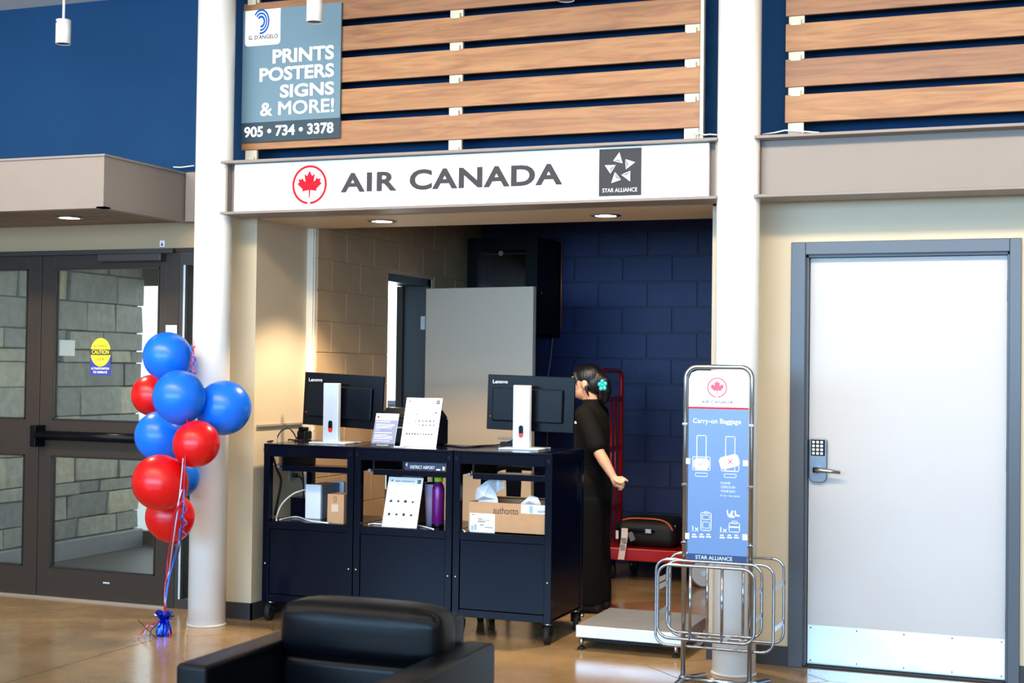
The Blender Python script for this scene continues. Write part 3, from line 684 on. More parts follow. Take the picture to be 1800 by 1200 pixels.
# ------------------------------------------------------------------ monitors
def monitor(sx, sy, cxpx, cypx, roll, label, grp='computer monitors on the carts', w=.545, h=.325):
    # sx, sy = foot position on the cart top; panel centre from its pixel at the panel's depth
    py_ = sy+.085
    c = PY(cxpx, cypx, py_)
    t = thing('computer_monitor', (sx, sy, CT), label, 'monitor', grp)
    b = MB().box((c.x-w/2, py_, c.z-h/2), (c.x+w/2, py_+.018, c.z+h/2)).rot(c, 'Y', roll)
    part(t, 'panel', b, BLACKPL, .003)
    part(t, 'screen', MB().box((c.x-w/2+.006, py_+.018, c.z-h/2+.016), (c.x+w/2-.006, py_+.0195, c.z+h/2-.006)).rot(c, 'Y', roll), mat('screen_glow', (60, 70, 84), .2, emit=(120, 140, 160), estr=.4))
    part(t, 'rear_housing', MB().box((c.x-w*.43, py_-.022, c.z-h*.34), (c.x+w*.38, py_, c.z+h*.27)).rot(c, 'Y', roll), mat('housing_black', (8, 12, 20), .28, spec=.14), .008)
    part(t, 'led', MB().sphere((c.x-w*.46, py_-.001, c.z-h*.26), .004, 8, 6).rot(c, 'Y', roll), mat('led_red', (200, 20, 40), .4, emit=(255, 30, 60), estr=.7))
    lt = text(t, 'Lenovo', c.x-w*.435, c.x-w*.262, c.z+h*.355, c.z+h*.42, py_-.0015, mat('logo_silver', (214, 220, 228), .4), .012)
    hz = c.z+h*.33
    st = part(t, 'stand_column', MB().box((sx-.052, sy-.012, CT+.008), (sx+.052, sy+.022, hz)), SILVER, .004)
    part(st, 'cable_hole', MB().xz([(sx+.014*math.cos(2*PI*k/24), CT+.105+(.022 if math.sin(2*PI*k/24) > 0 else -.022)+.014*math.sin(2*PI*k/24)) for k in range(24)], sy-.0135, .001), BLACKPL)
    part(st, 'hole_rim', MB().xz([(sx+.013*math.cos(PI+PI*k/12), CT+.083+.013*math.sin(PI+PI*k/12)) for k in range(13)]+[(sx+.013, CT+.095), (sx-.013, CT+.095)], sy-.0145, .001), mat('rim_red', (214, 36, 30), .4))
    part(t, 'arm', MB().box((sx-.03, sy+.02, c.z-.04), (sx+.03, py_-.015, c.z+.04)), BLACKPL)
    part(t, 'base_plate', MB().box((sx-.125, sy-.055, CT), (sx+.125, sy+.16, CT+.009)), SILVER, .003)
    return t
m1 = PZ(586, 779, CT); m2 = PZ(923, 789, CT)
monitor(m1.x, m1.y-.03, 602.5, 704, .042, 'black computer monitor on the leftmost cart, seen from behind')
monitor(m2.x, m2.y-.06, 932, 709, .022, 'black computer monitor on the right-hand cart in front of the agent')

# ------------------------------------------------------------------ leaflets in leaning holders
def leaflet(bl, br, zs, lean, hh, label, style):
    a = PZ(*bl, zs); b = PZ(*br, zs); y0 = (a.y+b.y)/2; x0 = PY(bl[0], bl[1], y0).x; w = PY(br[0], br[1], y0).x-x0
    t = thing('leaflet_holder', (x0, y0, zs+.001), label, 'leaflet', 'airline leaflets in acrylic holders', rot=(-lean, 0, 0))
    part(t, 'sheet', MB().box((0, 0, 0), (w, .003, hh)), mat('leaflet_white', (250, 250, 252), .35), local=True)
    part(t, 'acrylic_back', MB().box((0, .003, 0), (w, .005, hh)), mat('acrylic', (214, 220, 224), .15), local=True)
    sup = MB().add([(w*.2, .005, hh*.62), (w*.8, .005, hh*.62), (w*.8, hh*math.sin(lean)*.62/1+.05, 0.0), (w*.2, hh*math.sin(lean)*.62+.05, 0.0), (w*.2, .008, hh*.62), (w*.8, .008, hh*.62), (w*.8, hh*math.sin(lean)*.62+.054, 0.004), (w*.2, hh*math.sin(lean)*.62+.054, .004)], [(0,1,2,3), (7,6,5,4), (0,4,5,1), (2,6,7,3)])
    kw = dict(local=True)
    RD = REDV
    if style == 'blue':
        part(t, 'blue_field', MB().box((0, -.0008, 0), (w, 0, hh*.80)), mat('leaflet_blue', (112, 124, 158), .4), local=True)
        part(t, 'footer_band', MB().box((0, -.0014, 0), (w, -.0008, hh*.10)), mat('leaflet_navy', (26, 28, 44), .4), local=True)
        text(t, 'STAR ALLIANCE', w*.25, w*.75, hh*.035, hh*.07, -.002, WHITE, local=True)
        text(t, 'AIR CANADA', w*.28, w*.92, hh*.87, hh*.91, -.001, LETTER, local=True)
        part(t, 'emblem', MB().xz([(w*.12+.007*math.cos(2*PI*k/10), hh*.89+.007*math.sin(2*PI*k/10)) for k in range(10)], -.001, .0008), RD, local=True)
        q = MB(); rl = random.Random(5)
        for (zz, ln, th) in ((.735, .6, .022), (.67, .8, .012), (.63, .82, .012), (.59, .72, .012), (.55, .7, .012), (.49, .2, .012), (.41, .74, .022), (.35, .6, .012), (.31, .8, .012), (.27, .78, .012), (.23, .82, .012), (.17, .7, .012)):
            q.box((w*.08, -.0016, hh*zz), (w*(.08+ln), -.0008, hh*(zz+th)))
        tag(part(t, 'print', q, WHITE, local=True), kind='stuff')
    else:
        text(t, 'AIR CANADA', w*.20, w*.76, hh*.905, hh*.935, -.001, LETTER, .01, local=True)
        part(t, 'emblem', MB().xz([(w*.11+w*.035*a_, hh*.918+w*.045*b_) for a_, b_ in LEAF], -.001, .0008), RD, local=True)
        star_badge(t, w*.895, hh*.918, w*.09, -.0012, local=True, words=False)
        q = MB(); g_ = MB(); rl = random.Random(len(label))
        if style == 'tall':
            for zz, a_, b_ in ((.80, .12, .58), (.77, .12, .58), (.735, .12, .3), (.735, .62, .85), (.52, .1, .2), (.47, .1, .18)): g_.box((w*a_, -.001, hh*zz), (w*b_, 0, hh*(zz+.012)))
            spots = [(.36, .66), (.80, .67), (.88, .70)] + [(.34+.1*k, .525) for k in range(6)] + [(.46+.1*k, .44) for k in range(5)] + [(.14+.078*k, .255) for k in range(10)]
        else:
            for zz, a_, b_ in ((.845, .05, .95), (.765, .08, .93), (.74, .08, .12), (.69, .08, .9), (.665, .1, .35), (.61, .1, .5), (.35, .1, .45), (.10, .22, .7), (.075, .22, .6)): g_.box((w*a_, -.001, hh*zz), (w*b_, 0, hh*(zz+.007)))
            spots = [(.16+.21*k, .515) for k in range(4)] + [(.16+.21*k, .255) for k in range(4)]
        for (u, v) in spots:
            s_ = w*(.028 if style == 'tall' else .05)*rl.uniform(.8, 1.2); n = rl.choice((5, 6, 8))
            q.xz([(w*u+s_*rl.uniform(.6, 1)*math.cos(2*PI*k/n), hh*v+s_*rl.uniform(.5, 1)*math.sin(2*PI*k/n)) for k in range(n)], -.001, .0008)
        tag(part(t, 'pictograms', q, INK, local=True), kind='stuff'); tag(part(t, 'print', g_, GREYINK, local=True), kind='stuff')
    return t
leaflet((652, 784), (692, 787), CT, .33, .205, 'small blue leaflet in a leaning holder beside the left monitor', 'blue')
leaflet((703, 784), (766, 786), CT, .30, .300, 'tall white airline leaflet with rows of small pictograms on the cart top', 'tall')
leaflet((671, 925), (732, 929), .600, .30, .298, 'white airline leaflet leaning on the middle cart shelf', 'mid')

# ------------------------------------------------------------------ things on the cart tops
def bx(t, n, a, b, m, bev=.003): return part(t, n, MB().box(a, b), m, bev)
o = PZ(535, 773, CT); sx = o.x; sy = o.y+.05
t = thing('barcode_scanner', (sx, sy, CT), 'small black scanner dock behind the left monitor', 'scanner')
bx(t, 'dock', (sx-.08, sy-.04, CT), (sx+.0, sy+.05, CT+.055), BLACKPL, .008)
bx(t, 'head', (sx-.06, sy-.03, CT+.055), (sx-.01, sy+.03, CT+.08), BLACKPL, .01)
ow_ = PZ(549, 771, CT)
t = thing('owl_figurine', (ow_.x, ow_.y, CT), 'tiny owl figurine with round white eyes beside the left monitor', 'figurine')
p0 = Vector((ow_.x, ow_.y, CT))
part(t, 'body', MB().lathe(p0, [(.018, 0), (.028, .015), (.03, .045), (.026, .07), (.012, .083), (.0005, .086)], 18), mat('owl_brown', (46, 34, 30), .5))
for s_ in (-1, 1):
    e_ = part(t, 'eye', MB().cyl(p0+Vector((s_*.014, -.022, .062)), p0+Vector((s_*.014, -.031, .062)), .013, 16), WHITE)
    part(e_, 'pupil', MB().cyl(p0+Vector((s_*.014, -.031, .062)), p0+Vector((s_*.014, -.033, .062)), .006, 12), INK)
    part(t, 'foot', MB().sphere(p0+Vector((s_*.012, -.022, .007)), .009, 10, 6), WHITE)
    part(t, 'ear_tuft', MB().cyl(p0+Vector((s_*.016, 0, .076)), p0+Vector((s_*.022, 0, .097)), .008, 8, .001), MATS['owl_brown'])
part(t, 'belly', MB().sphere(p0+Vector((0, -.02, .03)), .014, 12, 8, (1, .7, 1)), WHITE)
pr = PY(700, 760, .45)
t = thing('ticket_printer', (pr.x, .42, CT), 'black ticket printer behind the paper leaflets', 'printer')
pl_, pr_ = PY(676, 750, .42).x, PY(777, 750, .42).x; pz_ = PY(700, 716, .42).z
bx(t, 'body', (pl_, .33, CT), (pr_, .52, CT+.16), BLACKPL, .012)
part(t, 'lid', MB().add([(pl_, .33, CT+.16), (pr_, .33, CT+.16), (pr_, .52, CT+.16), (pl_, .52, CT+.16), (pl_+.02, .40, pz_), (pr_-.03, .40, pz_-.01), (pr_-.03, .50, pz_-.01), (pl_+.02, .50, pz_)], [(0,3,2,1), (4,5,6,7), (0,1,5,4), (1,2,6,5), (2,3,7,6), (3,0,4,7)]), BLACKPL, .01)
part(t, 'paper_slot', MB().box((pl_+.05, .328, CT+.10), (pr_-.05, .332, CT+.108)), GREYINK)
hp = PY(771, 779, .5); hp.z = CT
t = thing('highlighter', (hp.x, hp.y, CT), 'yellow highlighter standing beside the tall leaflet', 'pen')
part(t, 'barrel', MB().tube([hp, hp+Vector((-.003, 0, .04)), hp+Vector((-.014, .01, .075))], [.011, .012, .006], 12), mat('neon_yellow', (222, 232, 30), .4))
part(t, 'tip', MB().tube([hp+Vector((-.014, .01, .075)), hp+Vector((-.022, .014, .098))], [.006, .002], 10), WHITE)
t_ = PZ(697, 786, CT)
solo('business_card', MB().box((t_.x-.03, t_.y-.02, CT), (t_.x+.035, t_.y+.03, CT+.006)), mat('card_blue', (190, 204, 232), .5), 'small pale card lying between the two leaflets', 'card')
# black cables trailing over the tops
def cable(pts, r, m, label, n=8): return solo('cable', MB().tube(pts, r, n), m, label, 'cable')
def sm(pts, k=6):
    P_ = [Vector(p) for p in pts]; out = []
    for i in range(len(P_)-1):
        a, b, c, d = P_[max(i-1, 0)], P_[i], P_[i+1], P_[min(i+2, len(P_)-1)]
        for j in range(k):
            u = j/k; out.append(.5*((2*b)+(c-a)*u+(2*a-5*b+4*c-d)*u*u+(3*b-a-3*c+d)*u**3))
    return out+[P_[-1]]
cable(sm([PY(919, 764, .31), PY(905, 772, .28), PZ(880, 781, CT+.012), PZ(850, 783, CT+.006), PZ(815, 785, CT+.006), PZ(780, 781, CT+.006)]), .006, RUBBER, 'black cable from the right monitor stand along the cart tops')
cable(sm([PZ(486, 774, CT+.004), PY(492, 760, .25), PY(505, 752, .25), PY(514, 758, .25), PZ(522, 771, CT+.004)]), .004, RUBBER, 'thin black cable looping up beside the scanner dock')
cable(sm([PZ(470, 776, CT+.005), PZ(500, 772, CT+.005), PZ(530, 775, CT+.005)]), .005, RUBBER, 'black cable lying along the left cart top edge')
t = thing('label_dispenser', (PY(895, 770, .42).x, .42, CT), 'small silver dispenser with a flat lever left of the right monitor stand', 'dispenser')
q0 = PY(893, 775, .42); 
bx(t, 'base', (q0.x-.035, .38, CT), (q0.x+.06, .46, CT+.035), BLACKPL, .004)
bx(t, 'lever', (q0.x-.06, .39, CT+.05), (q0.x+.05, .44, CT+.062), mat('warm_metal', (120, 108, 100), .4, .6), .003)
bx(t, 'hinge', (q0.x+.02, .40, CT+.03), (q0.x+.05, .44, CT+.055), SILVER, .003)

# ------------------------------------------------------------------ things on the shelves
ZS = .600
a = PY(537, 912, .20); b = PY(564, 912, .20)
t = thing('power_box', (a.x, .20, ZS), 'white and grey battery box on the left cart shelf', 'box')
hz = PY(550, 851, .20).z
bx(t, 'front_face', (a.x, .192, ZS), (b.x, .205, hz), mat('box_white', (236, 244, 250), .4), .004)
bx(t, 'case', (a.x+.004, .205, ZS), (b.x+.004, .43, hz-.002), mat('box_grey', (112, 122, 134), .5), .004)
bx(t, 'rear_cap', (a.x+.06, .43, ZS), (b.x+.03, .47, hz+.004), SILVER, .004)
a = PY(577, 920, .05); b = PY(606, 920, .05); hz = PY(590, 868, .05).z
t = thing('carton', (a.x, .05, ZS), 'small brown taped carton on the left cart shelf', 'carton')
bx(t, 'body', (a.x, .035, ZS), (b.x, .16, hz), CARD, .002)
bx(t, 'tape', ((a.x+b.x)/2-.026, .0335, ZS+.07), ((a.x+b.x)/2+.02, .035, hz-.06), mat('clear_tape', (214, 190, 166), .15), 0)
part(t, 'printed_mark', MB().ring((a.x+b.x)/2-.012, (a.x+b.x)/2+.006, hz-.045, hz-.015, .003, .034, .001), mat('brown_ink', (120, 84, 56), .7))
t = thing('computer_tower', (-4.37, .2, ZS), 'small dark computer lying at the back of the left cart shelf', 'computer')
bx(t, 'case', (-4.455, .24, ZS), (-4.29, .44, ZS+.12), BLACKP, .004)
for k in range(4): part(t, 'plug', MB().box((-4.29, .25+k*.03, ZS+.01+k*.026), (-4.275, .265+k*.03, ZS+.026+k*.026)), SILVER)
cable(sm([PY(537, 860, .22), PY(515, 868, .16), PY(496, 885, .10), PY(487, 905, .08), PZ(486, 914, ZS+.008)]), .005, WHITE, 'white cable arching from the battery box on the left shelf')
cable(sm([PZ(492, 913, ZS+.006), PZ(520, 908, ZS+.006), PZ(545, 915, ZS+.006), PZ(577, 919, ZS+.006)]), .005, WHITE, 'white cable lying along the front of the left shelf')
cable(sm([PZ(648, 921, ZS+.006), PZ(658, 920, ZS+.006), PZ(671, 921, ZS+.006)]), .0045, WHITE, 'short white cable end left of the leaning leaflet')
cable(sm([PZ(733, 923, ZS+.006), PZ(748, 926, ZS+.006), PZ(762, 930, ZS+.006)]), .0045, WHITE, 'short white cable between the leaflet and the purple bottle')
cable(sm([PZ(807, 925, ZS+.006), PZ(812, 929, ZS+.006), PZ(817, 934, ZS+.006)]), .004, WHITE, 'short pale cable left of the open cardboard box')
cable(sm([PY(478, 798, .08), PY(487, 825, .12), PY(494, 845, .16), PY(488, 880, .18), PZ(483, 905, ZS+.01)]), .008, RUBBER, 'thick black cable hanging inside the left cart')
cable(sm([PY(486, 800, .10), PY(490, 798, .12), PY(500, 797, .15)]), .004, RUBBER, 'thin black cable by the slide of the left cart tray')
# wall outlet with two plugs on the return wall
oc = PXX(513, 828, -4.56)
t = thing('wall_outlet', (-4.56, oc.y, .85), 'grey double wall outlet with two black plugs behind the left cart', 'outlet')
part(t, 'plate', MB().box((-4.56, oc.y-.036, oc.z-.06), (-4.554, oc.y+.036, oc.z+.06)), mat('outlet_grey', (140, 146, 156), .4), .002)
for dz in (-.025, .025):
    p = part(t, 'plug', MB().box((-4.554, oc.y-.014, oc.z+dz-.014), (-4.525, oc.y+.018, oc.z+dz+.014)), RUBBER, .004)
    part(p, 'lead', MB().tube(sm([(-4.53, oc.y+.01, oc.z+dz), (-4.50, oc.y+.03, oc.z+dz-.03), (-4.49, oc.y+.03, oc.z-.15), (-4.48, oc.y-.02, oc.z-.22)]), .005, 8), RUBBER)
struct('trim_2', MB().box((-4.559, -.0, 1.16), (-4.545, .55, 1.172)), mat('rail_grey', (150, 138, 124), .5), 'thin grey rail on the cream return wall above the left cart')
# bottle, tumbler, plate on the middle cart
c = PY(770, 918, .16)
c.z = ZS
t = thing('water_bottle', c, 'purple water bottle with a lime green lid on the middle shelf', 'bottle')
hz = PY(770, 852, .16).z-ZS; ht = PY(776, 822, .16).z-ZS
part(t, 'body', MB().lathe(c, [(.032, 0), (.036, .006), (.036, hz-.02), (.03, hz), (.022, hz+.012), (.022, hz+.02)], 28), mat('purple_metal', (104, 24, 112), .28, .3))
part(t, 'lid', MB().lathe(c, [(.024, hz+.02), (.026, hz+.022), (.026, ht), (.020, ht+.004)], 24), mat('lime_plastic', (150, 214, 22), .4))
part(t, 'base_ring', MB().lathe(c, [(.0362, .0), (.0368, .002), (.0368, .016), (.0362, .018)], 28), BLACKPL)
c = PY(756, 918, .22); c.z = ZS
t = thing('tumbler', c, 'lilac tumbler with a white straw beside the purple bottle', 'tumbler')
hz = PY(756, 850, .22).z-ZS
part(t, 'cup', MB().lathe(c, [(.026, 0), (.036, hz-.01), (.036, hz)], 24), mat('lilac_plastic', (186, 172, 206), .35))
part(t, 'lid', MB().lathe(c, [(.038, hz), (.038, hz+.008), (.01, hz+.012)], 24), BLACKPL)
part(t, 'straw', MB().tube([c+Vector((.008, 0, hz)), c+Vector((.008, 0, hz+.05)), c+Vector((.010, 0, hz+.075))], [.005, .005, .007], 10), mat('straw_pale', (226, 216, 226), .4))
a = PY(712, 811, .03); b = PY(780, 812, .03); z0 = PY(745, 813.5, .03).z; z1 = PY(745, 800, .03).z
t = thing('plate_frame', ((a.x+b.x)/2, .03, z0), 'navy car plate frame with white airport lettering in the middle tray', 'plate frame')
z0 = .936; z1 = .985
bx(t, 'frame', (a.x, .028, z0), (b.x+.01, .036, z1), mat('plate_navy', (24, 28, 70), .4), .002)
text(t, 'DISTRICT AIRPORT', a.x+.035, b.x-.055, z0+.010, z0+.028, .027, WHITE, .02)
part(t, 'corner_mark', MB().xz([(a.x+.004, z1-.018), (a.x+.016, z1-.004), (a.x+.016, z1-.03)], .027, .001), WHITE)
part(t, 'corner_mark', MB().box((b.x-.005, .0262, z0+.006), (b.x+.008, .028, z0+.028)), WHITE)
part(t, 'corner_mark', MB().box((b.x-.045, .0262, z0+.004), (b.x-.02, .028, z0+.012)), WHITE)
t = thing('document_box', (-3.82, .3, ZS), 'brown box in shadow at the back of the middle shelf', 'box')
bx(t, 'body', (-3.80, .22, ZS), (-3.60, .46, ZS+.20), mat('brown_card_dark', (104, 66, 42), .8), .003)
bx(t, 'paper_edge', (-3.72, .23, ZS+.20), (-3.64, .40, ZS+.206), PAPER, 0)
# open cardboard box
by = .03
a = PY(823, 936, by); b = PY(961, 940, by); hz = PY(823, 881, by).z
x0_, x1_ = a.x, b.x-.0
t = thing('cardboard_box', (x0_, by, ZS), 'open brown shipping box with labels and handwriting on the right cart', 'box')
th = .005
for nm, p, q in (('front_wall', (x0_, by, ZS+.001), (x1_, by+th, hz)), ('rear_wall', (x0_, by+.32, ZS+.001), (x1_, by+.32+th, hz)), ('side_wall', (x0_, by+th, ZS+.001), (x0_+th, by+.32, hz)), ('side_wall', (x1_-th, by+th, ZS+.001), (x1_, by+.32, hz)), ('bottom', (x0_, by, ZS+.001), (x1_, by+.32, ZS+.006))):
    part(t, nm, MB().box(p, q), CARD)
part(t, 'flap', MB().add([(x0_+.02, by+.31, hz), (x1_-.02, by+.31, hz), (x1_-.02, by+.20, hz+.02), (x0_+.02, by+.20, hz+.02), (x0_+.02, by+.31, hz-.004), (x1_-.02, by+.31, hz-.004), (x1_-.02, by+.20, hz+.016), (x0_+.02, by+.20, hz+.016)], [(0,1,2,3), (7,6,5,4), (0,4,5,1), (1,5,6,2), (2,6,7,3), (3,7,4,0)]), CARD)
la, lb, lz0, lz1 = PY(826, 902, by).x, PY(870, 902, by).x, PY(848, 935.5, by).z, PY(848, 902, by).z
lb_ = part(t, 'shipping_label', MB().box((la, by-.001, lz0), (lb, by, lz1)), PAPER)
q = MB(); lw, lh = lb-la, lz1-lz0
for u0, u1, v0, v1 in ((.32, .62, .55, .59), (.32, .5, .70, .73), (.35, .8, .64, .66), (.42, .56, .38, .42), (.6, .92, .26, .29), (.08, .2, .9, .93)): q.box((la+lw*u0, by-.0018, lz0+lh*v0), (la+lw*u1, by-.001, lz0+lh*v1))
tag(part(lb_, 'print', q, INK), kind='stuff')
q = MB().box((la+lw*.06, by-.0018, lz0+lh*.08), (la+lw*.15, by-.001, lz0+lh*.34)).box((la+lw*.18, by-.0018, lz0+lh*.1), (la+lw*.28, by-.001, lz0+lh*.42))
tag(part(lb_, 'barcode', q, mat('print_blue', (150, 180, 214), .7)), kind='stuff')
ra, rb = PY(916, 885, by).x, x1_
lb2 = part(t, 'shipping_label', MB().box((ra, by-.001, hz-.052), (rb, by, hz-.002)), PAPER)
tag(part(lb2, 'print', MB().box((ra+.05, by-.0018, hz-.048), (ra+.072, by-.001, hz-.008)).box((ra+.1, by-.0018, hz-.045), (rb-.005, by-.001, hz-.03)), MATS['print_blue']), kind='stuff')
text(t, 'authonto', PY(867, 900, by).x, PY(911, 900, by).x, hz-.062, hz-.022, by-.0012, mat('marker_brown', (62, 44, 34), .7), .0, name='handwriting')
def crumple(name, label, verts, faces):
    bm = MB().add([Vector(v) for v in verts], faces); bm.v += [v+Vector((0, .002, 0)) for v in bm.v[:]]; n = len(verts)
    bm.f += [tuple(n+i for i in reversed(f)) for f in faces]; bm.sm += [False]*len(faces)
    return solo(name, bm, PAPER, label, 'paper', 'papers sticking out of the open box')
def V3(x, y, Y): return PY(x, y, Y)
pv = [V3(835,880,.16), V3(875,878,.16), V3(872,868,.15), V3(850,872,.13), V3(836,864,.14), V3(838,858,.13), V3(855,845,.15), V3(872,838,.17), V3(882,834,.18), V3(886,858,.19), V3(873,864,.16), V3(860,852,.12), V3(835,888,.17), V3(876,890,.17)]
crumple('packing_paper', 'crumpled white paper sticking up from the left of the open box', pv, [(12,13,1,0), (0,1,2,3), (0,3,4), (3,11,5,4), (11,6,5), (3,2,10,11), (11,7,6), (11,10,7), (7,10,9,8)])
pv = [V3(915,885,.14), V3(932,870,.16), V3(945,874,.15), V3(950,884,.14), V3(952,892,.15), V3(915,892,.15), V3(930,880,.11)]
crumple('packing_paper', 'small white paper peeking from the right of the open box', pv, [(0,6,1), (6,2,1), (6,3,2), (0,5,6), (5,4,6), (6,4,3)])
# dark chair behind the carts, seen through the right cart
cc_ = PY(903, 870, 1.25)
t = thing('side_chair', (cc_.x, 1.25, 0), 'black chair with a T-shaped backrest seen through the right cart', 'chair')
x_, y_ = cc_.x, 1.25
part(t, 'backrest', MB().tube(sm([(x_-.16, y_+.02, .855), (x_-.08, y_, .885), (x_+.02, y_-.01, .89), (x_+.12, y_+.02, .885)]), .022, 10), BLACKPL)
part(t, 'back_splat', MB().add([(x_-.045, y_, .46), (x_+.035, y_, .46), (x_+.05, y_, .88), (x_-.06, y_, .88), (x_-.045, y_+.02, .46), (x_+.035, y_+.02, .46), (x_+.05, y_+.02, .88), (x_-.06, y_+.02, .88)], [(0,1,2,3), (7,6,5,4), (0,4,5,1), (1,5,6,2), (2,6,7,3), (3,7,4,0)]), BLACKPL, .004)
part(t, 'seat', MB().box((x_-.21, y_, .43), (x_+.21, y_+.42, .47)), LEATHER, .015)
for sx_ in (-.19, .19):
    for sy_ in (.03, .39): part(t, 'leg', MB().cyl((x_+sx_, y_+sy_, 0), (x_+sx_*.9, y_+sy_, .43), .014, 10), BLACKPL)

# ------------------------------------------------------------------ weighing scale
t = thing('floor_scale', (-2.19, .25, 0), 'low stainless steel baggage scale platform beside the carts', 'scale')
s0 = PZ(1015, 1099, .135); sxa, sxb, sya, syb = -2.487, -1.89, -.06, .57
part(t, 'platform', MB().box((sxa, sya, .068), (sxb, syb, .134)), mat('scale_steel', (214, 218, 222), .35, .75, var=.12, vscale=5), .004)
part(t, 'underframe', MB().box((sxa+.03, sya+.03, .045), (sxb-.03, syb-.03, .068)), BLACKPL)
for xa in (sxa+.025, sxb-.04):
    for ya in (sya+.03, syb-.04):
        f_ = part(t, 'foot', MB().cyl((xa, ya, .012), (xa, ya, .068), .011, 12), CHROME)
        part(f_, 'foot_pad', MB().lathe((xa, ya, 0), [(.022, 0), (.022, .008), (.012, .014)], 16), RUBBER)
wq = PZ(1023, 1084, .134)
part(t, 'level_knob', MB().cyl((wq.x, wq.y, .134), (wq.x, wq.y, .152), .012, 14), CHROME)

# ------------------------------------------------------------------ black leather armchair
def cushion(a, b, r, seg=5, puff=0.0, sub=0):
    bm = bmesh.new(); bmesh.ops.create_cube(bm, size=1)
    sc = Vector(b)-Vector(a); c = (Vector(a)+Vector(b))/2
    bmesh.ops.scale(bm, vec=sc, verts=bm.verts)
    if puff:
        bmesh.ops.subdivide_edges(bm, edges=bm.edges[:], cuts=6, use_grid_fill=True)
        for v in bm.verts:
            u = [v.co[i]/(sc[i]/2) for i in range(3)]
            for i in range(3):
                k = 1
                for j in range(3):
                    if j != i: k *= (1-u[j]**4)
                v.co[i] += puff*u[i]**3*k
    else:
        bmesh.ops.bevel(bm, geom=bm.edges[:], offset=r, segments=seg, affect='EDGES', profile=.5)
    mb = MB(); bm.verts.ensure_lookup_table()
    mb.add([v.co+c for v in bm.verts], [tuple(v.index for v in f.verts) for f in bm.faces], True); bm.free()
    return mb
ch = thing('armchair', (-2.14, -3.43, 0), 'black leather armchair in the foreground, facing away from the counter', 'armchair')
ax0, ax1, ay0, ay1 = -2.525, -1.757, -3.79, -3.07
for (xa, xb) in ((ax0, ax0+.112), (ax1-.112, ax1)):
    part(ch, 'arm', cushion((xa, ay0, .06), (xb, ay1, .62), .016), LEATHER)
part(ch, 'seat_base', cushion((ax0+.113, ay0+.03, .09), (ax1-.113, ay1, .27), .012), LEATHER)
part(ch, 'seat_cushion', cushion((ax0+.114, ay0+.02, .27), (ax1-.114, -3.33, .43), .04), LEATHER)
part(ch, 'back_frame', cushion((ax0+.113, -3.19, .10), (ax1-.113, ay1+.005, .71), .02), LEATHER)
bc = part(ch, 'back_cushion', cushion((ax0+.112, -3.345, .575), (ax1-.105, -3.185, .745), .05, puff=.02), LEATHER)
m_ = bc.modifiers.new('b', 'BEVEL'); m_.width = .03; m_.segments = 4; m_.limit_method = 'ANGLE'; m_.angle_limit = .7
part(ch, 'back_cushion', cushion((ax0+.115, -3.355, .38), (ax1-.115, -3.19, .575), .028), LEATHER)
for xa in (ax0+.05, ax1-.05):
    for ya in (ay0+.05, ay1-.05): part(ch, 'foot', MB().cyl((xa, ya, 0), (xa, ya, .062), .02, 14), CHROME)

# ------------------------------------------------------------------ balloons
WT = PZ(288, 1117, 0.0)
tie = Vector((WT.x, WT.y, .105))
knots = []
def balloon(px, py, rp, Y, m, label, tilt=(0, 0)):
    c = PY(px, py, Y); r = (PY(px+rp, py, Y)-c).length*.985
    t = thing('balloon', c, label, 'balloon', 'red and blue balloons tied in a cluster')
    prof = []
    for i in range(25):
        a = PI*i/24; rr = r*math.sin(a); h = r*1.03*math.cos(a)
        if h < 0: rr *= 1-.10*(h/r)**2; h *= 1.04
        prof.append((max(rr, 1e-6), -h))
    b = MB().lathe(c, [(q, -h) for q, h in prof][::-1], 40)
    k = MB().lathe(c, [(.004, -r*1.05), (.010, -r*1.05-.012), (.013, -r*1.05-.020), (.008, -r*1.05-.022)], 12)
    for q in (b, k): q.rot(c, 'X', tilt[0]); q.rot(c, 'Y', tilt[1])
    part(t, 'skin', b, m); part(t, 'knot', k, m)
    kp_ = sum((v for v in k.v), Vector())/len(k.v); knots.append((kp_, m)); return t
balloon(295, 627, 37, -.60, BALB, 'topmost blue balloon of the cluster beside the column', (.3, -.5))
balloon(268, 695, 31, -.46, BALR, 'small red balloon half hidden behind a blue one', (.2, -.7))
balloon(315, 698, 40, -.86, BALB, 'blue balloon in front of the small red one, second from the top', (.1, -.2))
balloon(393, 717, 42, -.62, BALB, 'blue balloon floating furthest right over the cream wall', (0, .9))
balloon(282, 767, 38, -.62, BALB, 'blue balloon over the black push bar of the entrance door', (.2, -.9))
balloon(345, 780, 35.5, -.88, BALR, 'red balloon in front of the white column', (0, .7))
balloon(282, 848, 42, -.94, BALR, 'large red balloon, the furthest left of the cluster', (0, -.9))
balloon(316, 839, 30, -.52, BALB, 'blue balloon mostly hidden behind the large red one', (0, .3))
balloon(299, 908, 37, -.70, BALR, 'lowest red balloon of the cluster', (0, -.3))
bw = thing('balloon_weight', (WT.x, WT.y, 0), 'shiny blue foil balloon weight with ribbons on the floor', 'balloon weight')
FOIL = mat('blue_foil', (40, 70, 210), .18, .9)
fo = MB(); rf = random.Random(2); n = 26; rows = []
for (rr, h) in ((.040, 0), (.044, .02), (.042, .05), (.03, .075), (.016, .088), (.03, .104), (.046, .125), (.05, .14)):
    rows.append([Vector((WT.x+(rr+rf.uniform(-.006, .006)*(1 if h > 0 else .3))*math.cos(2*PI*k/n), WT.y+(rr+rf.uniform(-.006, .006))*math.sin(2*PI*k/n), max(0, h+(rf.uniform(-.012, .008) if h > .01 else 0)))) for k in range(n)])
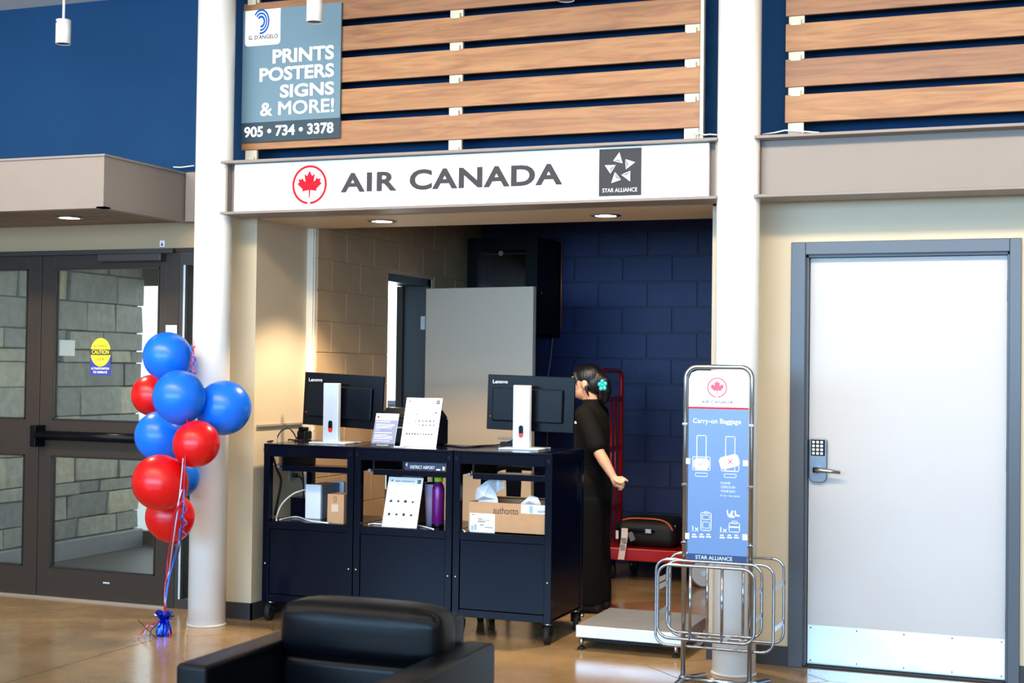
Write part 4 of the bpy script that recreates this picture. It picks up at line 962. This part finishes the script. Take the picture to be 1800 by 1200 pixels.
fo.add([v for r_ in rows for v in r_], [(i*n+k, i*n+(k+1) % n, (i+1)*n+(k+1) % n, (i+1)*n+k) for i in range(len(rows)-1) for k in range(n)]+[tuple(reversed(range(n)))])
part(bw, 'foil_wrap', fo, FOIL)
for k in range(16):
    a = 2*PI*k/16+rf.uniform(-.1, .1); z0 = rf.choice((.075, .09, .11)); l_ = rf.uniform(.025, .045)
    b0 = Vector((WT.x+.018*math.cos(a), WT.y+.018*math.sin(a), z0)); d0 = Vector((math.cos(a), math.sin(a), rf.uniform(-.2, .9))).normalized(); sd = Vector((-math.sin(a), math.cos(a), 0))*.012
    part(bw, 'foil_petal', MB().add([b0-sd*.5, b0+sd*.5, b0+d0*l_+sd, b0+d0*l_*1.25, b0+d0*l_-sd], [(0, 1, 2, 3, 4)]), FOIL)
RIBR = mat('red_ribbon', (206, 16, 44), .3); RIBB = mat('blue_ribbon', (60, 120, 226), .3); RIBP = mat('pale_ribbon', (196, 200, 236), .3); RIBD = mat('navy_ribbon', (38, 44, 122), .3)
def ribbon(pts, m, r=.0035): return part(bw, 'ribbon', MB().tube(sm(pts, 5), r, 6), m)
wp = lambda x, y, Y=-.70: PY(x, y, Y)
for i, (pts, m) in enumerate((
  ([(290,1070),(291,1040),(293,1010),(297,965),(310,900),(322,870),(326,800),(330,735)], RIBR),
  ([(290,1068),(293,1035),(298,1000),(303,960),(312,900),(318,850),(322,805)], RIBP),
  ([(291,1065),(296,1025),(306,980),(316,940),(322,900),(324,860)], RIBB),
  ([(289,1068),(290,1030),(296,1000),(302,960),(308,905),(316,872)], RIBR),
  ([(290,1060),(294,1020),(310,985),(318,945),(320,910)], RIBD),
  ([(291,1055),(297,1015),(309,975),(316,930)], RIBB),
  ([(289,1064),(292,1028),(300,985),(305,945),(311,895),(320,860)], RIBP))):
    ribbon([tie]+[wp(x, y, -.72 if y > 960 else -.99 if 790 < y < 920 else -.9) for x, y in pts], m)
for k in range(6):   # loose curls hanging by the column edge
    rr_ = random.Random(k); b0 = (334+rr_.uniform(0, 10), 655); pts = [b0]
    for j in range(7): pts.append((336+rr_.uniform(-2, 10), 655-j*8+rr_.uniform(-3, 3)))
    ribbon([PY(x, y, -.60) for x, y in pts], (RIBR, RIBD, RIBB)[k % 3], .003)
ribbon([PY(x, y, -.62) for x, y in ((330,728),(327,745),(331,760),(326,775))], RIBR)
ribbon([PY(x, y, -.66) for x, y in ((335,725),(338,742),(334,758))], RIBP)
for k in range(4):   # curled ribbon in front of the lowest red balloon
    pts = [(318+5*math.sin(j*1.9+k)+k*2, 868+j*7+k*3) for j in range(10)]
    ribbon([PY(x, y, -.86) for x, y in pts], (RIBR, RIBD, RIBR, RIBB)[k], .0025)
ribbon([tie-Vector((0, 0, .03)), (WT.x-.05, WT.y-.05, .07), (WT.x-.075, WT.y-.10, .03), (WT.x-.07, WT.y-.14, .004)], RIBR)
ribbon([tie-Vector((0, 0, .03)), (WT.x-.04, WT.y-.05, .05), (WT.x-.045, WT.y-.07, .004)], RIBD)
ribbon([(WT.x-.04, WT.y-.03, .05), (WT.x-.07, WT.y-.06, .06), (WT.x-.08, WT.y-.07, .01)], RIBP)
ribbon([tie-Vector((0, 0, .04)), (WT.x+.05, WT.y-.02, .03), (WT.x+.06, WT.y-.03, .004)], RIBR)

# ------------------------------------------------------------------ carry-on baggage sizer
TY = -.78; TX0, TX1 = -1.700, -1.378
sz = thing('baggage_sizer', (-1.54, TY, 0), 'chrome carry-on baggage sizer stand with blue sign and two wire cages', 'sizer stand')
def rr2(x0, x1, z0, z1, r, y, n=6, closed=True):
    pts = []
    for (cx, cz, a0) in ((x1-r, z1-r, 0), (x0+r, z1-r, PI/2), (x0+r, z0+r, PI), (x1-r, z0+r, 1.5*PI)):
        for k in range(n+1): a = a0+PI/2*k/n; pts.append((cx+r*math.cos(a), y, cz+r*math.sin(a)))
    return pts
top = rr2(TX0, TX1, 0, 1.553, .055, TY, 8)[:18]
part(sz, 'post_frame', MB().tube([(TX1, TY, .055)]+top+[(TX0, TY, .055)], .0115, 14), CHROME)
part(sz, 'base_bar', MB().cyl((TX0, TY, .055), (TX1, TY, .055), .014, 14), CHROME)
for xx in (TX0, TX1):
    part(sz, 'foot_bar', MB().tube([(xx-.035, TY-.26, .016), (xx, TY, .055), (xx+.035, TY+.30, .016)], .013, 12), CHROME)
    part(sz, 'foot_collar', MB().sphere((xx, TY, .055), .022, 14, 10), CHROME)
    for zz in (.98, 1.27, .70): part(sz, 'clip', MB().box((xx-.013, TY-.016, zz), (xx+.013, TY+.0, zz+.012)), CHROME, .002)
def cage(name, x0, x1, z0, z1, ya, yb, bars, label):
    c = part(sz, name, MB().tube(rr2(x0, x1, z0, z1, .055, ya), .0072, 10, closed=True), CHROME, label=label)
    part(c, 'ring', MB().tube(rr2(x0, x1, z0, z1, .055, yb), .0072, 10, closed=True), CHROME)
    for zz in (z0+.11, z1-.11):
        for xx in (x0, x1): part(c, 'side_bar', MB().box((xx-.002, ya, zz-.012), (xx+.002, yb, zz+.012)), BRUSH)
    for xx in bars:
        part(c, 'upright', MB().cyl((xx, ya if name == 'front_cage' else yb, z0), (xx, ya if name == 'front_cage' else yb, z1), .0072, 10), CHROME)
        part(c, 'bottom_bar', MB().box((xx-.012, ya, z0-.002), (xx+.012, yb, z0+.002)), BRUSH)
cage('front_cage', -1.777, -1.319, .279, .622, -.97, -.80, (PY(1213, 1060, -.97).x, PY(1269, 1060, -.97).x), 'smaller wire cage in front of the posts')
cage('rear_cage', -1.843, -1.270, .206, .618, -.762, -.50, (PY(1243, 1060, -.5).x, PY(1306, 1060, -.5).x), 'larger wire cage behind the posts')
by_ = TY-.004; xl, xr = TX0+.016, TX1-.016
zb, znav, zred, ztop = PY(1262, 990, by_).z, PY(1262, 975, by_).z, PY(1262, 718.5, by_).z, 1.535
bd = part(sz, 'sign_board', MB().xz([(xl, zb), (xr, zb), (xr, ztop-.04), (xr-.012, ztop-.012), (xr-.04, ztop), (xl+.04, ztop), (xl+.012, ztop-.012), (xl, ztop-.04)], by_, .006), mat('board_white', (246, 246, 250), .3))
part(bd, 'blue_field', MB().box((xl, by_-.0008, znav), (xr, by_, zred)), mat('board_blue', (108, 138, 184), .3))
part(bd, 'red_line', MB().box((xl, by_-.0012, zred), (xr, by_, zred+.008)), REDV)
part(bd, 'navy_band', MB().box((xl, by_-.0012, zb), (xr, by_, znav)), mat('board_navy', (44, 66, 110), .3))
yt = by_-.002
def ptext(s_, L, R, T, m=WHITE, bold=.0): 
    a = PY(*L, yt); b = PY(*R, yt); c_ = PY(L[0], T, yt); z_ = (a.z+b.z)/2
    return text(bd, s_, a.x, b.x, z_, z_+c_.z-a.z, yt, m, bold)
c_ = PY(1260.5, 681, yt); maple(bd, c_.x, c_.z, .048, yt, mat('pink_red', (232, 84, 104), .5))
ptext('AIR CANADA', (1233,708.5), (1288.5,709.5), 703.5, mat('mid_grey_ink', (92, 92, 100), .7), .006)
ptext('Carry-on Baggage', (1218,746), (1302.5,747.5), 735, WHITE, .008)
ptext('PLEASE', (1267,850.5), (1284,851), 846.5); ptext('CHECK-IN', (1267,858), (1292,858.5), 853.5); ptext('YOUR BAG', (1267,865), (1292,865.5), 861); ptext('A fee may apply', (1266,873), (1301,874), 869)
ptext('1x', (1217,933), (1228,933.5), 923.5, WHITE, .01); ptext('1x', (1266,935), (1278,935.5), 926, WHITE, .01)
ptext('STAR ALLIANCE', (1222.5,982.5), (1287,985), 976)
def pr_(x0, y0, x1, y1): a = PY(x0, y1, yt); b = PY(x1, y0, yt); return a.x, b.x, a.z, b.z
lt_ = .004
for k, (cx_, oy) in enumerate(((1233, 765), (1283.5, 767))):
    g_ = MB(); g_.ring(*pr_(cx_-9, oy, cx_+9, oy+61), lt_*.8, yt); g_.ring(*pr_(cx_-16, oy+38, cx_+16, oy+61), lt_*.8, yt-.0002); g_.ring(*pr_(cx_-11, oy+66, cx_+11, oy+72), lt_*.6, yt)
    part(bd, 'suitcase_icon', g_, WHITE, label='line drawing of a suitcase in a sizer')
    x0_, x1_, z0_, z1_ = pr_(cx_-13.5, oy+41, cx_+13.5, oy+59)
    bg_ = MB().xz([(x0_, z0_+.01), (x0_+.01, z0_), (x1_-.01, z0_), (x1_, z0_+.01), (x1_, z1_-.01), (x1_-.01, z1_), (x0_+.01, z1_), (x0_, z1_-.01)], yt-.0008, .0006)
    cx2, cz2 = (x0_+x1_)/2, (z0_+z1_)/2
    if k: bg_.v = [Vector(((v.x-cx2)*1.3+cx2, v.y, (v.z-cz2)*1.15+cz2+.016)) for v in bg_.v]; bg_.rot((cx2, yt, cz2), 'Y', -.28)
    part(bd, 'bag_icon', bg_, WHITE)
    if k:
        xm = MB()
        for an in (.8, -.8): xm.add(MB().box((cx2-.016, yt-.0014, cz2+.014), (cx2+.016, yt-.001, cz2+.018)).rot((cx2, yt, cz2+.016), 'Y', an).v, [(0,3,2,1),(4,5,6,7),(0,1,5,4),(1,2,6,5),(2,3,7,6),(3,0,4,7)])
        part(bd, 'cross_mark', xm, mat('pink_red', (0, 0, 0)))
    else:
        part(bd, 'tick_mark', MB().xz([(cx2-.014, cz2), (cx2-.005, cz2-.010), (cx2+.016, cz2+.012), (cx2+.013, cz2+.015), (cx2-.005, cz2-.003), (cx2-.011, cz2+.003)], yt-.0014, .0005), mat('tick_cyan', (150, 216, 226), .5))
g_ = MB(); g_.ring(*pr_(1231.5, 901, 1250.5, 932), lt_*.8, yt); g_.ring(*pr_(1234.5, 905, 1247.5, 913), lt_*.6, yt-.0002); g_.ring(*pr_(1234.5, 917, 1247.5, 928), lt_*.6, yt-.0002); g_.ring(*pr_(1237, 898.5, 1245, 902), lt_*.5, yt-.0002)
part(bd, 'suitcase_icon', g_, WHITE)
g_ = MB(); g_.ring(*pr_(1281, 919, 1300.5, 935), lt_*.8, yt); g_.ring(*pr_(1286, 915.5, 1296, 920), lt_*.6, yt-.0002); x0_, x1_, z0_, z1_ = pr_(1281, 925.5, 1300.5, 927); g_.box((x0_, yt-.0004, z0_), (x1_, yt, z1_))
part(bd, 'briefcase_icon', g_, WHITE)
g_ = MB()
for q in (((1277,896),(1279,896),(1281,906),(1279,907)), ((1279,905),(1284,902),(1287,896.5),(1289,898),(1287,905),(1292,908),(1290,910),(1281,909)), ((1291,897),(1293,897),(1294,904),(1300,905),(1300,908),(1292,907))):
    g_.xz([(PY(x, y, yt).x, PY(x, y, yt).z) for x, y in q], yt, .0006)
part(bd, 'seat_icon', g_, WHITE)
for (x_, y_) in ((1209, 810), (1310.5, 814), (1207.5, 941.5), (1309.5, 944)):
    x0_, x1_, z0_, z1_ = pr_(x_-4.5, y_-5, x_+4.5, y_+5)
    q = part(bd, 'mount_tab', MB().box((x0_, yt-.003, z0_), (x1_, yt, z1_)), WHITE, .001)
    part(q, 'mount_screw', MB().cyl(((x0_+x1_)/2, yt-.003, (z0_+z1_)/2), ((x0_+x1_)/2, yt-.005, (z0_+z1_)/2), .004, 10), BRUSH)
q = MB()
for x0_ in (1216, 1229, 1241, 1265, 1278, 1290):
    for k in (0, 1): a = pr_(x0_+(1 if k == 0 else 0), 938+k*4.2+(x0_ > 1260)*1.5, x0_+(7 if k == 0 else 9), 940+k*4.2+(x0_ > 1260)*1.5); q.box((a[0], yt-.0004, a[2]), (a[1], yt, a[3]))
tag(part(bd, 'print', q, WHITE), kind='stuff')

# ------------------------------------------------------------------ network rack on the back wall
t = thing('network_rack', (-4.1, 3.1, 1.79), 'black wall-mounted network rack above the open inner door', 'rack')
rx0, rx1, rz0, rz1, ry0 = -4.40, -3.81, 1.79, 2.56, 2.85
RK = mat('rack_black', (8, 8, 10), .45, spec=.12)
part(t, 'case', MB().box((rx0, ry0+.02, rz0), (rx1, ry0+.03, rz0+.30)).box((rx0, ry0+.02, rz0), (rx0+.015, 3.395, rz1)).box((rx1-.015, ry0+.02, rz0), (rx1, 3.395, rz1)).box((rx0, ry0+.02, rz1-.015), (rx1, 3.395, rz1)).box((rx0, ry0+.02, rz0), (rx1, 3.395, rz0+.015)).box((rx0, 3.385, rz0), (rx1, 3.395, rz1)), RK)
d_2 = part(t, 'rack_door', MB().box((rx0, ry0, rz0), (rx0+.09, ry0+.02, rz1)).box((rx1-.10, ry0, rz0), (rx1, ry0+.02, rz1)).box((rx0+.09, ry0, rz1-.10), (rx1-.10, ry0+.02, rz1)).box((rx0+.09, ry0, rz0), (rx1-.10, ry0+.02, rz0+.10)), RK, .004)
part(d_2, 'door_window', MB().box((rx0+.09, ry0+.008, rz0+.10), (rx1-.10, ry0+.012, rz1-.10)), glass_mat('smoked_glass', (.5, .5, .52, 1), .04))
part(d_2, 'badge', MB().cyl((-4.115, ry0-.003, rz1-.125), (-4.115, ry0, rz1-.125), .02, 20), mat('badge_grey', (120, 122, 120), .4))
part(t, 'switch_unit', MB().box((rx0+.10, ry0+.06, 2.10), (rx1-.11, ry0+.35, 2.145)), mat('switch_navy', (24, 27, 40), .4), .003)
part(t, 'rack_rail', MB().box((rx0+.10, ry0+.05, rz1-.13), (rx1-.10, ry0+.06, rz1-.12)), BRUSH)
for k in range(6): part(t, 'port_light', MB().sphere((rx0+.13+k*.045, ry0+.058, 2.15+.008*(k % 2)), .004, 8, 5), mat('port_white', (200, 205, 200), .5, emit=(220, 225, 210), estr=.25))
part(t, 'lock', MB().cyl((rx1, ry0+.1, 2.13), (rx1+.004, ry0+.1, 2.13), .008, 12), BRUSH)
solo('conduit', MB().cyl((-3.80, 3.392, 1.87), (-3.80, 3.392, 2.55), .006, 10), mat('copper_pipe', (190, 110, 70), .4, .5), 'thin copper coloured pipe on the navy wall beside the rack', 'pipe')
solo('cable', MB().tube(sm([(-3.85, 3.34, 1.79), (-3.87, 3.35, 1.6), (-3.90, 3.36, 1.42), (-3.90, 3.37, 1.2), (-3.90, 3.38, .9)]), .004, 6), mat('cable_grey', (150, 148, 140), .5), 'thin grey cable dangling below the network rack', 'cable')

# ------------------------------------------------------------------ red platform truck with a bag
hx = -3.165
t = thing('platform_truck', (-2.75, 2.75, 0), 'red steel platform truck with a tall tubular handle by the navy wall', 'luggage cart')
part(t, 'deck', MB().box((-3.20, 2.45, .155), (-2.28, 3.06, .245)), REDP, .008)
hy0, hy1 = 2.50, 3.0
path = [(hx, hy0, .20), (hx, hy0, 1.46)]+[(hx, hy0+.07-.07*math.cos(a), 1.46+.07*math.sin(a)) for a in (.3, .7, 1.1, 1.5708)]+[(hx, hy1-.07+.07*math.sin(a), 1.46+.07*math.cos(a)) for a in (0, .4, .8, 1.2)]+[(hx, hy1, 1.46), (hx, hy1, .20)]
part(t, 'handle', MB().tube(path, .0175, 14), REDP)
for zz in (1.315, .945, .50): part(t, 'cross_rail', MB().box((hx-.008, hy0, zz-.02), (hx+.008, hy1, zz+.02)), REDP)
for yy in (2.75, 2.86): part(t, 'handle_bar', MB().cyl((hx, yy, .22), (hx, yy, 1.315), .009, 10), REDP)
for (x_, y_) in ((-3.10, 2.60), (-3.04, 2.98)):
    w_ = part(t, 'caster', MB().box((x_-.02, y_-.03, .11), (x_+.02, y_+.03, .155)), BLACKPL, .004)
    part(w_, 'caster_wheel', MB().cyl((x_-.03+.015, y_-.02, .06), (x_-.03+.045, y_+.0, .06), .06, 24), RUBBER)
    part(w_, 'wheel_hub', MB().cyl((x_-.03+.012, y_-.022, .06), (x_-.03+.048, y_+.002, .06), .012, 12), SILVER)
wc = PY(1240, 1009, 2.46)
for y_ in (2.44, 3.05):
    w_ = part(t, 'main_wheel', MB().cyl((wc.x, y_-.02, .105), (wc.x, y_+.02, .105), .105, 32), mat('wheel_tread', (60, 60, 64), .6))
    part(w_, 'wheel_disc', MB().cyl((wc.x, y_-.024, .105), (wc.x, y_+.024, .105), .092, 32), mat('wheel_grey', (168, 170, 178), .45))
    part(w_, 'wheel_hub', MB().cyl((wc.x, y_-.028, .105), (wc.x, y_+.028, .105), .02, 16), BRUSH)
part(t, 'axle', MB().cyl((wc.x, 2.44, .105), (wc.x, 3.05, .105), .01, 10), BRUSH)
bx0, bx1 = PY(1082, 930, 2.55).x, PY(1188, 920, 2.55).x
tb = thing('travel_bag', ((bx0+bx1)/2, 2.72, .245), 'black soft travel bag with orange piping and a paper tag on the red truck', 'bag')
BAG = mat('black_nylon', (16, 16, 18), .6, bump=.2, bscale=200)
part(tb, 'bag_body', cushion((bx0, 2.53, .246), (bx1, 2.95, .45), .07), BAG)
zt = .452
part(tb, 'piping', MB().tube(sm([(bx0+.05, 2.56, .435), (bx0+.13, 2.555, .452), (bx1-.14, 2.555, .452), (bx1-.06, 2.545, .43), (bx1-.02, 2.54, .38)]), .006, 8), mat('orange_piping', (226, 104, 40), .5))
part(tb, 'carry_handle', MB().tube(sm([(bx0+.02, 2.53, .37), (bx0+.10, 2.50, .375), (bx0+.24, 2.50, .372), (bx0+.30, 2.53, .365)]), .010, 8), BLACKPL)
part(tb, 'buckle', MB().box((bx0+.24, 2.492, .355), (bx0+.285, 2.505, .385)), SILVER, .003)
part(tb, 'strap_ring', MB().tube([(bx1-.0, 2.54+.012*math.cos(2*PI*k/12), .41+.016*math.sin(2*PI*k/12)) for k in range(12)], .003, 6, closed=True), CHROME)
tgp = [PY(1097.5, 928, 2.47), PY(1097, 945, 2.44), PY(1094, 965, 2.43), PY(1091, 983, 2.42)]
ti = MB(); vs = []
for p in tgp: vs += [p-Vector((.022, 0, 0)), p+Vector((.026, 0, 0))]
ti.add(vs+[v+Vector((0, .002, 0)) for v in vs], [(0,2,3,1), (2,4,5,3), (4,6,7,5), (8,9,11,10), (10,11,13,12), (12,13,15,14)])
tg = part(tb, 'baggage_tag', ti, mat('tag_paper', (232, 216, 214), .7), label='white paper baggage tag hanging from the handle')
q = MB()
for (y_, h_) in ((945, 8), (957, 9)):
    p = PY(1096.5 if y_ < 950 else 1094.5, y_, 2.425); p2 = PY(1096.5, y_+h_, 2.425); q.box((p.x-.016, 2.418, p2.z), (p.x+.018, 2.42, p.z))
tag(part(tg, 'barcode', q, GREYINK), kind='stuff')
p = PY(1110, 943, 2.47)
part(tb, 'luggage_label', MB().box((p.x-.02, 2.468, p.z-.03), (p.x+.02, 2.471, p.z+.035)).rot(p, 'Y', -.45), mat('label_grey', (120, 118, 118), .6))
part(tb, 'side_tag', MB().box((bx0+.01, 2.525, .30), (bx0+.03, 2.528, .36)), PAPER)

# ------------------------------------------------------------------ the agent behind the counter
SKIN = mat('skin', (206, 156, 128), .5, var=.05, vscale=12)
CLOTH = mat('black_cloth', (5, 5, 6), .85, spec=.2, bump=.1, bscale=120)
HAIR = mat('black_hair', (16, 13, 13), .42, bump=.5, bscale=90, stretch=(1, 1, .15))
px0, py0 = -2.815, 1.2
ag = thing('person', (px0, py0, 0), 'person in black shirt and trousers with teal hair clip behind the right monitor', 'person')
def ell(mb, c, r): mb.sphere(c, 1, 24, 16, r); return mb
def loft(mb, secs, n=24):   # sections (cx, cy, z, rx, ry)
    vs = []; fs = []
    for (cx, cy, z, rx, ry) in secs:
        for k in range(n): a = 2*PI*k/n; vs.append((cx+rx*math.cos(a), cy+ry*math.sin(a), z))
    for i in range(len(secs)-1):
        for k in range(n): fs.append((i*n+k, i*n+(k+1) % n, (i+1)*n+(k+1) % n, (i+1)*n+k))
    fs += [tuple(reversed(range(n))), tuple((len(secs)-1)*n+k for k in range(n))]
    return mb.add(vs, fs, True)
def chain(mb, pts, rad, n=14):
    mb.tube(pts, rad, n)
    for p, r in zip(pts, rad): mb.sphere(p, r, n, 10)
    return mb
def fused(name, mb, m, vox, parent=ag, smooth=6):
    o = part(parent, name, mb, m)
    r = o.modifiers.new('remesh', 'REMESH'); r.mode = 'VOXEL'; r.voxel_size = vox; r.use_smooth_shade = True
    s_ = o.modifiers.new('smooth', 'SMOOTH'); s_.factor = .5; s_.iterations = smooth
    return o
hc = Vector((-2.862, 1.2, 1.452))
bd_ = MB()
ell(bd_, hc+Vector((.012, 0, .018)), (.092, .072, .088)); ell(bd_, hc+Vector((-.022, 0, -.045)), (.062, .055, .068))      # skull, jaw
ell(bd_, hc+Vector((-.066, 0, -.085)), (.020, .022, .018))                                                              # chin
bd_.tube([hc+Vector((-.084, 0, .012)), hc+Vector((-.104, 0, -.028)), hc+Vector((-.082, 0, -.036))], [.009, .014, .010], 10)  # nose
ell(bd_, hc+Vector((-.079, 0, -.052)), (.012, .020, .006)); ell(bd_, hc+Vector((-.077, 0, -.064)), (.012, .018, .007))     # lips
ell(bd_, hc+Vector((-.074, 0, .030)), (.016, .055, .010))                                                               # brow
for s_ in (-1, 1): ell(bd_, hc+Vector((-.045, .042*s_, -.022)), (.035, .022, .028)); ell(bd_, hc+Vector((.018, .074*s_, -.012)), (.020, .009, .030))   # cheeks, ears
chain(bd_, [hc+Vector((.02, 0, -.05)), (-2.825, 1.2, 1.33), (-2.815, 1.2, 1.27)], [.052, .047, .06])
loft(bd_, [(px0, py0, .80, .085, .12), (px0, py0, .95, .08, .115), (px0, py0, 1.10, .085, .125), (px0, py0, 1.22, .085, .14), (px0, py0, 1.28, .05, .10)])
for s_ in (-1, 1):
    chain(bd_, [(px0, py0+.085*s_, .82), (px0-.01, py0+.09*s_, .47), (px0, py0+.09*s_, .09)], [.075, .05, .04]); ell(bd_, (px0-.05, py0+.09*s_, .045), (.10, .036, .035))
sh = Vector((-2.812, 1.045, 1.245)); el = PY(1054, 797, .99); wr_ = PY(1077, 836, .97)
chain(bd_, [sh, (sh+el)/2+Vector((0, -.005, 0)), el, el.lerp(wr_, .35), wr_], [.048, .042, .036, .036, .024])
# left hand, loosely closed, forefinger pointing back
pm = PY(1084, 847, .965)
bd_.tube([wr_, PY(1080.5, 842, .968), pm, PY(1089, 850, .965)], [.023, .026, .030, .026], 12); ell(bd_, pm, (.030, .022, .034))
def finger(pts, r): chain(bd_, pts, r, 10)
finger([PY(1086, 840, .955), PY(1093, 839, .955), PY(1098, 841.5, .957), PY(1103, 845, .96)], [.011, .0095, .0085, .0075])
finger([PY(1089, 845, .948), PY(1096, 845.5, .945), PY(1097, 851, .955), PY(1092, 852, .965)], [.011, .0095, .009, .008])
finger([PY(1089, 850, .946), PY(1095.5, 851, .944), PY(1095.5, 856, .955), PY(1091, 856, .965)], [.0105, .0095, .009, .008])
finger([PY(1087, 854, .95), PY(1092, 856.5, .948), PY(1092, 860, .956), PY(1088, 859.5, .963)], [.0095, .0085, .008, .007])
finger([PY(1081, 843, .945), PY(1085, 846, .93), PY(1090, 848, .928), PY(1094, 848.5, .934)], [.012, .011, .010, .008])
# right arm reaching to the keyboard, hidden by the monitor
sr = Vector((-2.82, 1.36, 1.245)); er = Vector((-2.88, 1.39, 1.0)); wr2 = Vector((-3.03, 1.32, .96))
chain(bd_, [sr, (sr+er)/2, er, wr2], [.048, .042, .036, .025]); ell(bd_, wr2+Vector((-.04, -.02, 0)), (.045, .035, .018))
for k in range(4): q = wr2+Vector((-.07, -.04+k*.018, 0)); finger([q, q+Vector((-.035, -.01, .006)), q+Vector((-.06, -.012, -.01))], [.009, .0085, .007])
finger([wr2+Vector((-.03, -.045, 0)), wr2+Vector((-.055, -.07, 0)), wr2+Vector((-.08, -.078, -.004))], [.010, .009, .008])
body = fused('body', bd_, SKIN, .0045, smooth=4)
for s_ in (-1, 1):
    e_ = part(body, 'eye', MB().sphere(hc+Vector((-.071, .030*s_, .006)), .013, 14, 10), WHITE); part(body, 'iris', MB().sphere(hc+Vector((-.080, .0305*s_, .006)), .006, 10, 8), mat('iris_brown', (50, 30, 20), .3))
    part(body, 'eyebrow', MB().tube([hc+Vector((-.089, .014*s_, .030)), hc+Vector((-.084, .034*s_, .036)), hc+Vector((-.070, .050*s_, .030))], [.003, .004, .002], 8), HAIR)
part(body, 'mouth', MB().tube([hc+Vector((-.084, -.018, -.058)), hc+Vector((-.091, 0, -.057)), hc+Vector((-.084, .018, -.058))], .003, 8), mat('lip_rose', (170, 92, 86), .5))
hr = MB()
ell(hr, hc+Vector((.024, 0, .038)), (.094, .083, .082)); ell(hr, hc+Vector((.058, 0, .0)), (.062, .074, .082))
chain(hr, [hc+Vector((-.055, .0, .085)), hc+Vector((-.058, -.045, .055)), hc+Vector((-.045, -.068, .01)), hc+Vector((-.028, -.073, -.03))], [.022, .014, .007, .003])
chain(hr, [hc+Vector((-.060, .02, .075)), hc+Vector((-.055, .058, .045)), hc+Vector((-.035, .072, .0))], [.018, .014, .008])
chain(hr, [hc+Vector((.095, -.02, .03)), hc+Vector((.130, -.03, .0)), hc+Vector((.140, -.02, -.05)), hc+Vector((.132, -.01, -.10)), hc+Vector((.120, 0, -.135))], [.040, .045, .042, .032, .014])
chain(hr, [hc+Vector((.03, -.078, -.03)), hc+Vector((.04, -.075, -.07)), hc+Vector((.05, -.06, -.10))], [.012, .008, .003])
fused('hair', hr, HAIR, .006, smooth=3)
cp = PY(1059, 677, 1.10)
cl = MB(); TEAL = mat('teal_plastic', (40, 168, 170), .35)
for k in range(5): a = 2*PI*k/5+.4; ell(cl, cp+Vector((.020*math.cos(a), 0, .024*math.sin(a))), (.013, .008, .015))
ell(cl, cp, (.012, .010, .012)); part(ag, 'hair_clip', cl, TEAL, label='teal flower hair clip')
part(ag, 'earring', MB().sphere(hc+Vector((.016, -.084, -.046)), .005, 10, 8), mat('gold', (230, 190, 110), .25, 1.0))
st_ = MB()
loft(st_, [(px0, py0, .80, .125, .165), (px0, py0, .92, .115, .155), (px0, py0, 1.05, .108, .155), (px0, py0, 1.17, .108, .168), (px0, py0, 1.25, .092, .165), (px0, py0, 1.295, .068, .10), (px0-.005, py0, 1.345, .055, .058)])
mid = sh.lerp(el, .78)
chain(st_, [sh, sh.lerp(el, .4), mid], [.068, .064, .060]); chain(st_, [sr, sr.lerp(er, .4), sr.lerp(er, .78)], [.068, .064, .060])
shirt = fused('shirt', st_, CLOTH, .008, smooth=8)
nb = PY(1017.5, 742, 1.05)
part(ag, 'name_badge', MB().box((nb.x-.018, 1.02, nb.z-.008), (nb.x+.012, 1.024, nb.z+.008)), WHITE)
tr_ = MB()
loft(tr_, [(px0, py0, .70, .125, .165), (px0, py0, .82, .128, .17), (px0, py0, .90, .118, .16)])
for s_ in (-1, 1): loft(tr_, [(px0+.01, py0+.085*s_, .05, .105, .085), (px0+.012, py0+.085*s_, .25, .10, .082), (px0, py0+.085*s_, .48, .10, .082), (px0, py0+.082*s_, .72, .11, .088)])
fused('trousers', tr_, CLOTH, .009, smooth=6)
for s_ in (-1, 1): part(ag, 'shoe', cushion((px0-.15, py0+.09*s_-.045, 0), (px0+.11, py0+.09*s_+.045, .075), .03), RUBBER)
